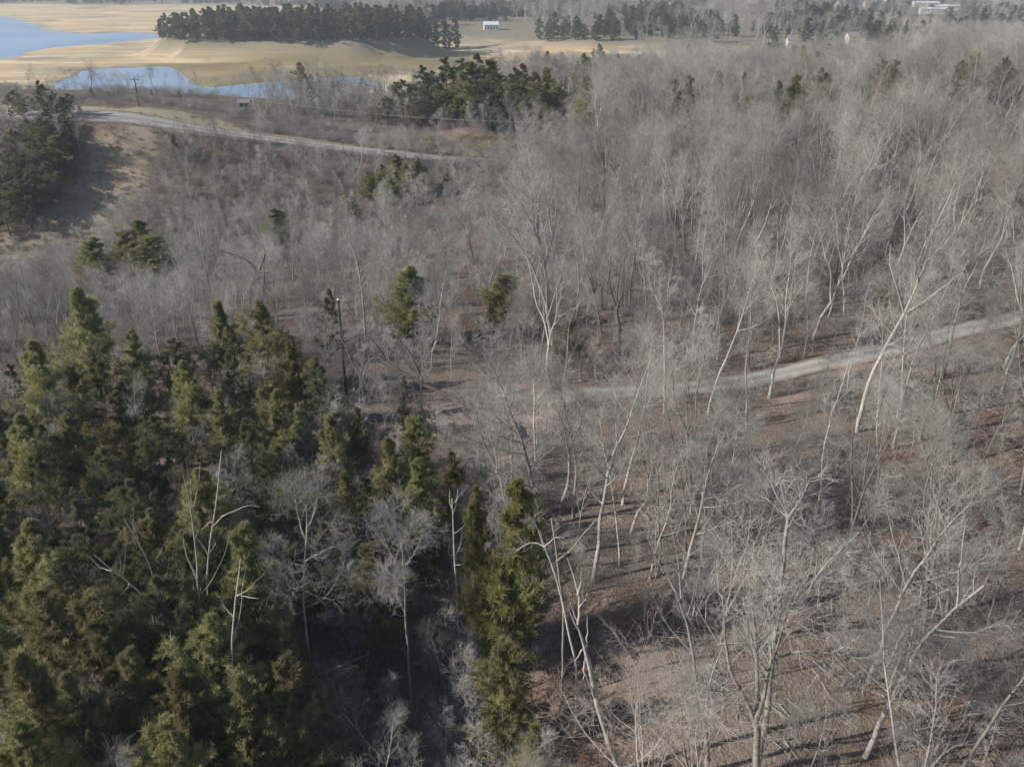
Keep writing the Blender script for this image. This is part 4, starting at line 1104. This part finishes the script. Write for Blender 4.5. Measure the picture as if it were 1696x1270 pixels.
da, _ = line_dist(ROAD_A, gx, gy)
ra_y = np.interp(gx, ROAD_A[:, 0], ROAD_A[:, 1])
for i in order[:n_ind]:
    x, y = gx[i], gy[i]
    k = ('left' if x < -1 else 'near') if y < ra_y[i] else ('val' if x < -4 else ('mid' if y < 150 else 'far'))
    vi = rng.integers(len(BARE))
    plant('bare_tree', BARE[vi], (x, y, gz_[i] - .1), hgt[i], rng.uniform(0, 6.28), G[k][0], 'tree', G[k][1], 'bare_tree', (rng.normal() * .035, rng.normal() * .035), rng.uniform(.9, 1.15))

def scatter(name, label, cat, protos, P, rot, scl, idx):
    """one object that instances real tree meshes on its points"""
    me = bpy.data.meshes.new(name)
    n = len(P)
    me.vertices.add(n); me.vertices.foreach_set('co', np.asarray(P, np.float32).ravel())
    for nm, ty, v, k in (('rot', 'FLOAT_VECTOR', rot, 'vector'), ('scl', 'FLOAT_VECTOR', scl, 'vector'), ('idx', 'INT', idx, 'value')):
        a = me.attributes.new(nm, ty, 'POINT'); a.data.foreach_set(k, np.asarray(v, np.int32 if ty == 'INT' else np.float32).ravel())
    o = obj(name, me); tag(o, label, cat); o['kind'] = 'stuff'
    ng = bpy.data.node_groups.new(name, 'GeometryNodeTree')
    ng.interface.new_socket('Geometry', in_out='INPUT', socket_type='NodeSocketGeometry')
    ng.interface.new_socket('Geometry', in_out='OUTPUT', socket_type='NodeSocketGeometry')
    gi, go = ng.nodes.new('NodeGroupInput'), ng.nodes.new('NodeGroupOutput')
    inst = ng.nodes.new('GeometryNodeInstanceOnPoints')
    inst.inputs['Pick Instance'].default_value = True
    allj = ng.nodes.new('GeometryNodeJoinGeometry')
    for parts in reversed(protos):
        j = ng.nodes.new('GeometryNodeJoinGeometry')
        for p in parts:
            oi = ng.nodes.new('GeometryNodeObjectInfo'); oi.transform_space = 'ORIGINAL'; oi.inputs['Object'].default_value = p
            ng.links.new(oi.outputs['Geometry'], j.inputs[0])
        gti = ng.nodes.new('GeometryNodeGeometryToInstance')
        ng.links.new(j.outputs[0], gti.inputs[0]); ng.links.new(gti.outputs[0], allj.inputs[0])
    def na(nm, ty):
        q = ng.nodes.new('GeometryNodeInputNamedAttribute'); q.data_type = ty; q.inputs['Name'].default_value = nm
        return q.outputs[0]
    ng.links.new(gi.outputs[0], inst.inputs['Points']); ng.links.new(allj.outputs[0], inst.inputs['Instance'])
    ng.links.new(na('idx', 'INT'), inst.inputs['Instance Index'])
    e2r = ng.nodes.new('FunctionNodeEulerToRotation')
    ng.links.new(na('rot', 'FLOAT_VECTOR'), e2r.inputs[0])
    ng.links.new(e2r.outputs[0], inst.inputs['Rotation']); ng.links.new(na('scl', 'FLOAT_VECTOR'), inst.inputs['Scale'])
    ng.links.new(inst.outputs[0], go.inputs[0])
    md = o.modifiers.new('scatter', 'NODES'); md.node_group = ng
    return o
def rs(n, scl, tilt=.05, fat=(.9, 1.15)):
    rot = np.stack([rng.normal(0, tilt, n), rng.normal(0, tilt, n), rng.uniform(0, 6.28, n)], -1)
    f = rng.uniform(*fat, n)
    return rot, np.stack([scl * f, scl * f, scl], -1)
def parts_of(key): return list(FIRST[key].children)

rest = order[n_ind:]
BP = [parts_of(b[1].name) for b in BARE if b[1].name in FIRST]
nb = len(BP)
if len(rest):
    rot, scl = rs(len(rest), hgt[rest] / 19.0)
    scatter('bare_woodland', 'dense grey bare wood filling the valley and the slope up to the ridge', 'woodland', BP, np.stack([gx[rest], gy[rest], gz_[rest] - .1], -1), rot, scl, rng.integers(0, nb, len(rest)))

# ------------------------------------------------------------------ far woods
def ensure(kind, meshes, loc, h, label, cat, name, group=None):
    return plant(kind, meshes, loc, h, rng.uniform(0, 6.28), label, cat, group, name)
# right-hand wood from the ridge to the lake, and the wooded hills beyond
def region_points():
    out = []
    x, y = jitter_points(-60, 560, 290, 800, 6.0)
    yl_ = np.interp(x, NEAR_X, NEAR_Y)
    ok = (y < yl_ + 8) & (rng.random(x.shape) < .85)
    ok &= ~((x < -20) & (rng.random(x.shape) < .5))
    out.append((x[ok], y[ok]))
    x, y = jitter_points(-330, -20, 268, 400, 6.5)
    ok = rng.random(x.shape) < np.where(x < -78, .05, .6)
    out.append((x[ok], y[ok]))
    x, y = jitter_points(-1400, 1500, 690, 3000, 12.5)
    yf_ = np.interp(x, FAR_X, FAR_Y)
    ok = (y > yf_ + 22 + 14 * wob(x, y, .04, 61)) & (np.abs(x) < y * .64 + 40)
    w = wob(x, y, 0.012, 31)
    ok &= (w < .42) | (y < 860) | (rng.random(x.shape) < .15)
    ok &= rng.random(x.shape) < np.where(x < -160, .55, .95)
    out.append((x[ok], y[ok]))
    return np.concatenate([o[0] for o in out]), np.concatenate([o[1] for o in out])
X, Y = region_points()
ok = clear_of(X, Y, 4, 4)
knoll = (np.abs(X + 22 + (Y - 800) * .02) < 42) & (Y > 770) & (Y < 945)
ok &= ~knoll
for hx, hy, q in KEEPH:
    if hy > 500: ok &= ~((np.abs(X - hx * Y / hy) < q) & (Y < hy + 4) & (Y > hy - 75))
X, Y = X[ok], Y[ok]
Z = H(X, Y)
hh = rng.uniform(13, 20, len(X)); hh = np.where(Y > 690, rng.uniform(10, 19, len(X)), hh)
hh = np.where((X < -20) & (Y < 420), rng.uniform(8, 13, len(X)) * np.where(X < -78, .6, 1), hh)
hh = np.where((X > -20) & (X < 230) & (Y < 520), hh * .85, hh)
vis = in_view(X, Y, hh, 200)
X, Y, Z, hh = X[vis], Y[vis], Z[vis], hh[vis]
cn = wob(X, Y, 0.02, 41) + rng.normal(0, .25, len(X))
is_con = (cn > np.where(Y > 690, .06, np.where((Y > 340) & (X > 10), .22, .62)))
# the first tree of each far mesh is a real tree too
fi = np.where(~is_con & (Y < 420))[0][:4]
for k, i in enumerate(fi):
    plant('bare_tree', FARB[k], (X[i], Y[i], Z[i] - .2), hh[i], 0, 'grey bare tree at the near edge of the far wood, beyond the ridge', 'tree', 'bare trees beyond the ridge', 'bare_tree')
mid_con = np.where(is_con & (Y < 780))[0]; mid_con = mid_con[np.argsort(Y[mid_con])]
for i in mid_con[:110]:
    plant('conifer', CON['farpine'][rng.integers(2)], (X[i], Y[i], Z[i] - .2), hh[i] * .95, rng.uniform(0, 6.28), 'dark conifer scattered in the far grey wood right of the ridge grove', 'tree', 'conifers scattered in the far grey wood', 'pine_tree')
used = np.zeros(len(X), bool); used[fi] = True; used[mid_con[:110]] = True
sel = np.where(~is_con & ~used)[0]
rot, scl = rs(len(sel), hh[sel] / 19.0 * np.where(Y[sel] > 780, 1.15, 1.0), .05, (1.0, 1.4))
scatter('far_bare_woodland', 'hazy grey bare woodland covering the far right slope and the distant hills', 'woodland', [parts_of(b[1].name) for b in FARB], np.stack([X[sel], Y[sel], Z[sel] - .2], -1), rot, scl, rng.integers(0, 4, len(sel)))
sel = np.where(is_con & ~used)[0]
rot, scl = rs(len(sel), hh[sel] / 22.0 * rng.uniform(.55, 1.15, len(sel)), .04, (1.0, 2.0))
scatter('far_conifer_woodland', 'dark evergreen patches among the distant wooded hills', 'woodland', [parts_of(b[1].name) for b in CON['farpine']], np.stack([X[sel], Y[sel], Z[sel] - .2], -1), rot, scl, rng.integers(0, 2, len(sel)))

# ------------------------------------------------------------------ undergrowth: saplings and brush
def brush_mesh(name, n, hgt_, mat, tw=.006):
    mb = MB()
    P = np.zeros((n, 5, 3)); a = rng.uniform(0, 6.283, n); r = rng.uniform(0, .9, n)
    P[:, 0, 0], P[:, 0, 1], P[:, 0, 2] = r * np.cos(a), r * np.sin(a), -.1
    d = unit(np.stack([np.cos(a) * .35, np.sin(a) * .35, np.ones(n)], -1) + rng.normal(size=(n, 3)) * .25)
    L = rng.uniform(.5, 1, n) * hgt_
    for k in range(1, 5):
        P[:, k] = P[:, k - 1] + d * (L / 4)[:, None]; d = unit(d + rng.normal(size=(n, 3)) * .22 + np.array([0, 0, -.03]))
    Rr = np.linspace(1, .4, 5)[None] * np.full((n, 1), .012)
    mb.tubes(P, Rr, 3)
    L2, R2, _ = grow(P, Rr, 5, .25, 1, lambda t, L: .38 * L, (25, 65), 3, .05, .2, .7, .008, .5)
    mb.tubes(L2, R2, 3)
    L3, R3, _ = grow(L2, R2, 4, .2, 1, lambda t, L: .5 * L, (25, 65), 2, .02, .2, 1, tw, .5)
    mb.tubes(L3, np.maximum(R3, .003), 3)
    return mb.mesh(name, mat, True)
brushes = []
for k in range(3):
    me = brush_mesh('brush', 26, 2.4, MAT['brush'])
    brushes.append(me)
# the first three bushes and saplings are real ones on the brushy bank and in the wood
bo = []
for k, (px, py) in enumerate([(235, 262), (330, 270), (200, 300)]):
    x, y = hit(px, py, H)
    o = obj('bramble_bush', brushes[k], loc=(x, y, hz(x, y)))
    tag(o, ['brown bramble bush on top of the tan bank', 'brown bramble bush at the right end of the bank top', 'brown bramble bush half way down the tan bank'][k], 'bush')
    bo.append([o])
so = []
for k, (px, py) in enumerate([(1180, 1120), (1500, 900), (1400, 1180)]):
    x, y = hit(px, py, H)
    r = plant('sapling', SAPS[k], (x, y, hz(x, y)), 6.0, k, ['thin young sapling right of the low forking tree', 'thin young sapling on the striped slope at the right', 'thin young sapling left of the leaning tree'][k], 'sapling', None, 'sapling')
    so.append(list(r.children))
sx, sy = jitter_points(-190, 200, 30, 300, 2.1)
ok = clear_of(sx, sy, 1.2, 2.9)
sd_ = np.where(sy < 96, .32, .38)
sd_ = np.where((sx < -1) & (sy < 98), .22, sd_)
sd_ = np.where((sx > -26) & (sx < 3) & (sy < 76), .62, sd_)
sd_ = np.where((sx < -18) & (sy > 140) & (sy < 232), .45, sd_)
sd_ = np.where(poly_sd(BANK, sx, sy) > -1, .02, sd_)
sd_ = np.where((sx < -12) & (sy > 228) & (sy < 258), .0, sd_)
sd_ = np.where(poly_sd(MOUND, sx, sy) > -1, .04, sd_)
sd_ = np.where((sx < -75) & (sy > 258), .02, sd_)
dr, ir = line_dist(ROAD_A, sx, sy)
sd_ = np.where((dr < 15) & (sy < ROAD_A[ir, 1]) & (sx > 4), sd_ * .45, sd_)
ok &= rng.random(sx.shape) < sd_
sx, sy = sx[ok], sy[ok]
v = in_view(sx, sy, np.full(sx.shape, 6.0), 380); sx, sy = sx[v], sy[v]
rot, scl = rs(len(sx), rng.uniform(.45, 1.3, len(sx)), .12)
scatter('sapling_undergrowth', 'thin grey saplings and whips filling the wood between the trees', 'undergrowth', so, np.stack([sx, sy, H(sx, sy) - .05], -1), rot, scl, rng.integers(0, 3, len(sx)))
bx, by = jitter_points(-190, 160, 30, 300, 1.7)
ok = clear_of(bx, by, .8, 2.4)
nz = wob(bx, by, .12, 55)
bd = np.where(nz > .1, .40, .10)
bd = np.where((bx > 8) & (by < 90), np.where(nz > .3, .26, .06), bd)
bd = np.where((bx > -24) & (bx < 3) & (by < 76), .95, bd)
bd = np.where((bx < -18) & (by > 165) & (by < 236), .75, bd)
pbk = poly_sd(BANK, bx, by)
bd = np.where(pbk > 0, .22, bd)
bd = np.where(poly_sd(MOUND, bx, by) > -1, .45, bd)
ok &= rng.random(bx.shape) < bd
bx, by = bx[ok], by[ok]
v = in_view(bx, by, np.full(bx.shape, 2.0), 380); bx, by = bx[v], by[v]
rot, scl = rs(len(bx), rng.uniform(.4, 1.25, len(bx)), .12, (.9, 1.5))
scatter('brush_undergrowth', 'brown leafless brush and brambles covering the bank and the wood floor', 'undergrowth', bo, np.stack([bx, by, H(bx, by) - .05], -1), rot, scl, rng.integers(0, 3, len(bx)))

# tall dry grass on the bank, the mound and the field edges
def grass_mesh():
    mb = MB(); n = 70
    P = np.zeros((n, 3, 3)); a = rng.uniform(0, 6.283, n); r = rng.uniform(0, .45, n)
    P[:, 0, 0], P[:, 0, 1] = r * np.cos(a), r * np.sin(a)
    d = unit(np.stack([np.cos(a) * .4, np.sin(a) * .4, np.ones(n)], -1) + rng.normal(size=(n, 3)) * .2)
    L = rng.uniform(.4, 1.0, n)
    P[:, 1] = P[:, 0] + d * (L * .55)[:, None]; P[:, 2] = P[:, 1] + unit(d + np.array([0, 0, -.5]) + rng.normal(size=(n, 3)) * .2) * (L * .5)[:, None]
    mb.tubes(P, np.tile(np.array([[.014, .012, .003]]), (n, 1)), 3)
    return mb.mesh('grass_tussock', MAT['grasst'], True)
x, y = hit(775, 240, H)
gt = obj('grass_tussock', grass_mesh(), loc=(x, y, hz(x, y))); gt.scale = (2, 2, 2)
tag(gt, 'golden dry grass tussock crowning the mound beside the ridge road', 'grass')
tx, ty = jitter_points(-180, 60, 140, 275, 1.1)
p1, p2, p3 = poly_sd(BANK, tx, ty), poly_sd(MOUND, tx, ty), poly_sd(GRASS, tx, ty)
dn = np.where(p2 > 0, .85, np.where(p1 > 0, .4, np.where(p3 > 0, .12, .0)))
ok = (rng.random(tx.shape) < dn) & (line_dist(ROAD_B, tx, ty)[0] > WB + .3)
tx, ty = tx[ok], ty[ok]
v = in_view(tx, ty, np.full(tx.shape, 1.0)); tx, ty = tx[v], ty[v]
rot, scl = rs(len(tx), np.where(poly_sd(MOUND, tx, ty) > 0, rng.uniform(1.0, 2.2, len(tx)), rng.uniform(.5, 1.2, len(tx))), .1)
scatter('dry_grass', 'dry tan grass on the bank and the golden mound', 'grass', [[gt]], np.stack([tx, ty, H(tx, ty) - .02], -1), rot, scl, np.zeros(len(tx), int))

# fallen logs on the leaf litter
for k, (px, py, L, az, lab) in enumerate([(1560, 745, 7, .5, 'short pale fallen log below the right end of the road'), (1330, 890, 6, 1.2, 'grey fallen log behind the long limbed tree'), (1600, 1120, 8, .15, 'grey fallen log on the striped slope at the lower right'), (560, 1110, 5, .4, 'pale fallen log in the shadow under the conifers')]):
    x, y = hit(px, py, H); g = hz(x, y)
    u = np.linspace(-L / 2, L / 2, 8)
    P = np.stack([u * math.cos(az), u * math.sin(az), H(x + u * math.cos(az), y + u * math.sin(az)) - g + .12], -1) + rng.normal(size=(8, 3)) * .04
    mb = MB(); mb.tubes(P[None], np.linspace(.17, .07, 8)[None], 7)
    br, rr, _ = grow(P[None], np.linspace(.17, .07, 8)[None], 5, .4, 1, lambda t, L: 1.3 * np.ones_like(t), (30, 60), 4, .1, .1, .4, .05, .3)
    mb.tubes(br, rr, 4)
    o = obj('fallen_log', mb.mesh('fallen_log', Pl if k in (0, 3) else B_, True), loc=(x, y, g)); tag(o, lab, 'log')

# fallen branches lying in the litter
def branch_mesh():
    n = 7
    P = np.zeros((n, 6, 3)); a = rng.uniform(0, 6.283, n)
    P[:, 0, 0], P[:, 0, 1], P[:, 0, 2] = rng.uniform(-1.2, 1.2, n), rng.uniform(-1.2, 1.2, n), .05
    d = np.stack([np.cos(a), np.sin(a), rng.uniform(-.02, .12, n)], -1); L = rng.uniform(1.0, 3.2, n)
    for k in range(1, 6):
        P[:, k] = P[:, k - 1] + d * (L / 5)[:, None]; d = unit(d + rng.normal(size=(n, 3)) * np.array([.18, .18, .05]))
    mb = MB(); Rr = np.linspace(1, .4, 6)[None] * rng.uniform(.018, .045, n)[:, None]
    mb.tubes(P, Rr, 4)
    L2, R2, _ = grow(P, Rr, 3, .3, 1, lambda t, L: .4 * L, (25, 60), 4, .05, .15, .6, .02, .4)
    mb.tubes(L2, R2, 3)
    return mb.mesh('fallen_branch', MAT['bark'], True)
x, y = hit(1330, 1240, H)
fb = obj('fallen_branch', branch_mesh(), loc=(x, y, hz(x, y)))
tag(fb, 'loose grey fallen branches on the leaf litter right of the long limbed tree', 'branches')
lx, ly = jitter_points(-80, 110, 30, 120, 2.6)
ok = clear_of(lx, ly, .5, 3) & (rng.random(lx.shape) < .4)
lx, ly = lx[ok], ly[ok]
v = in_view(lx, ly, np.full(lx.shape, 1.0)); lx, ly = lx[v], ly[v]
rot, scl = rs(len(lx), rng.uniform(.5, 1.3, len(lx)), .03)
scatter('branch_litter', 'grey fallen branches and sticks strewn over the leaf litter of the foreground wood', 'branches', [[fb]], np.stack([lx, ly, H(lx, ly) + .02], -1), rot, scl, np.zeros(len(lx), int))

# ------------------------------------------------------------------ the air
HAZE = 0.00017
def haze():
    mb = MB(); mb.box((-3300, -60, -24), (3300, 5300, 95))
    m = bpy.data.materials.new('haze'); m.use_nodes = True
    nt = m.node_tree; nt.nodes.remove(nt.nodes['Principled BSDF'])
    pv = nt.nodes.new('ShaderNodeVolumePrincipled')
    pv.inputs['Color'].default_value = (.78, .88, 1.0, 1); pv.inputs['Density'].default_value = HAZE; pv.inputs['Anisotropy'].default_value = 0.2
    nt.links.new(pv.outputs[0], nt.nodes['Material Output'].inputs['Volume'])
    o = obj('haze', mb.mesh('haze', m, False)); o['kind'] = 'stuff'; tag(o, 'thin pale haze over the lake and the distant hills', 'haze')
if HAZE: haze()
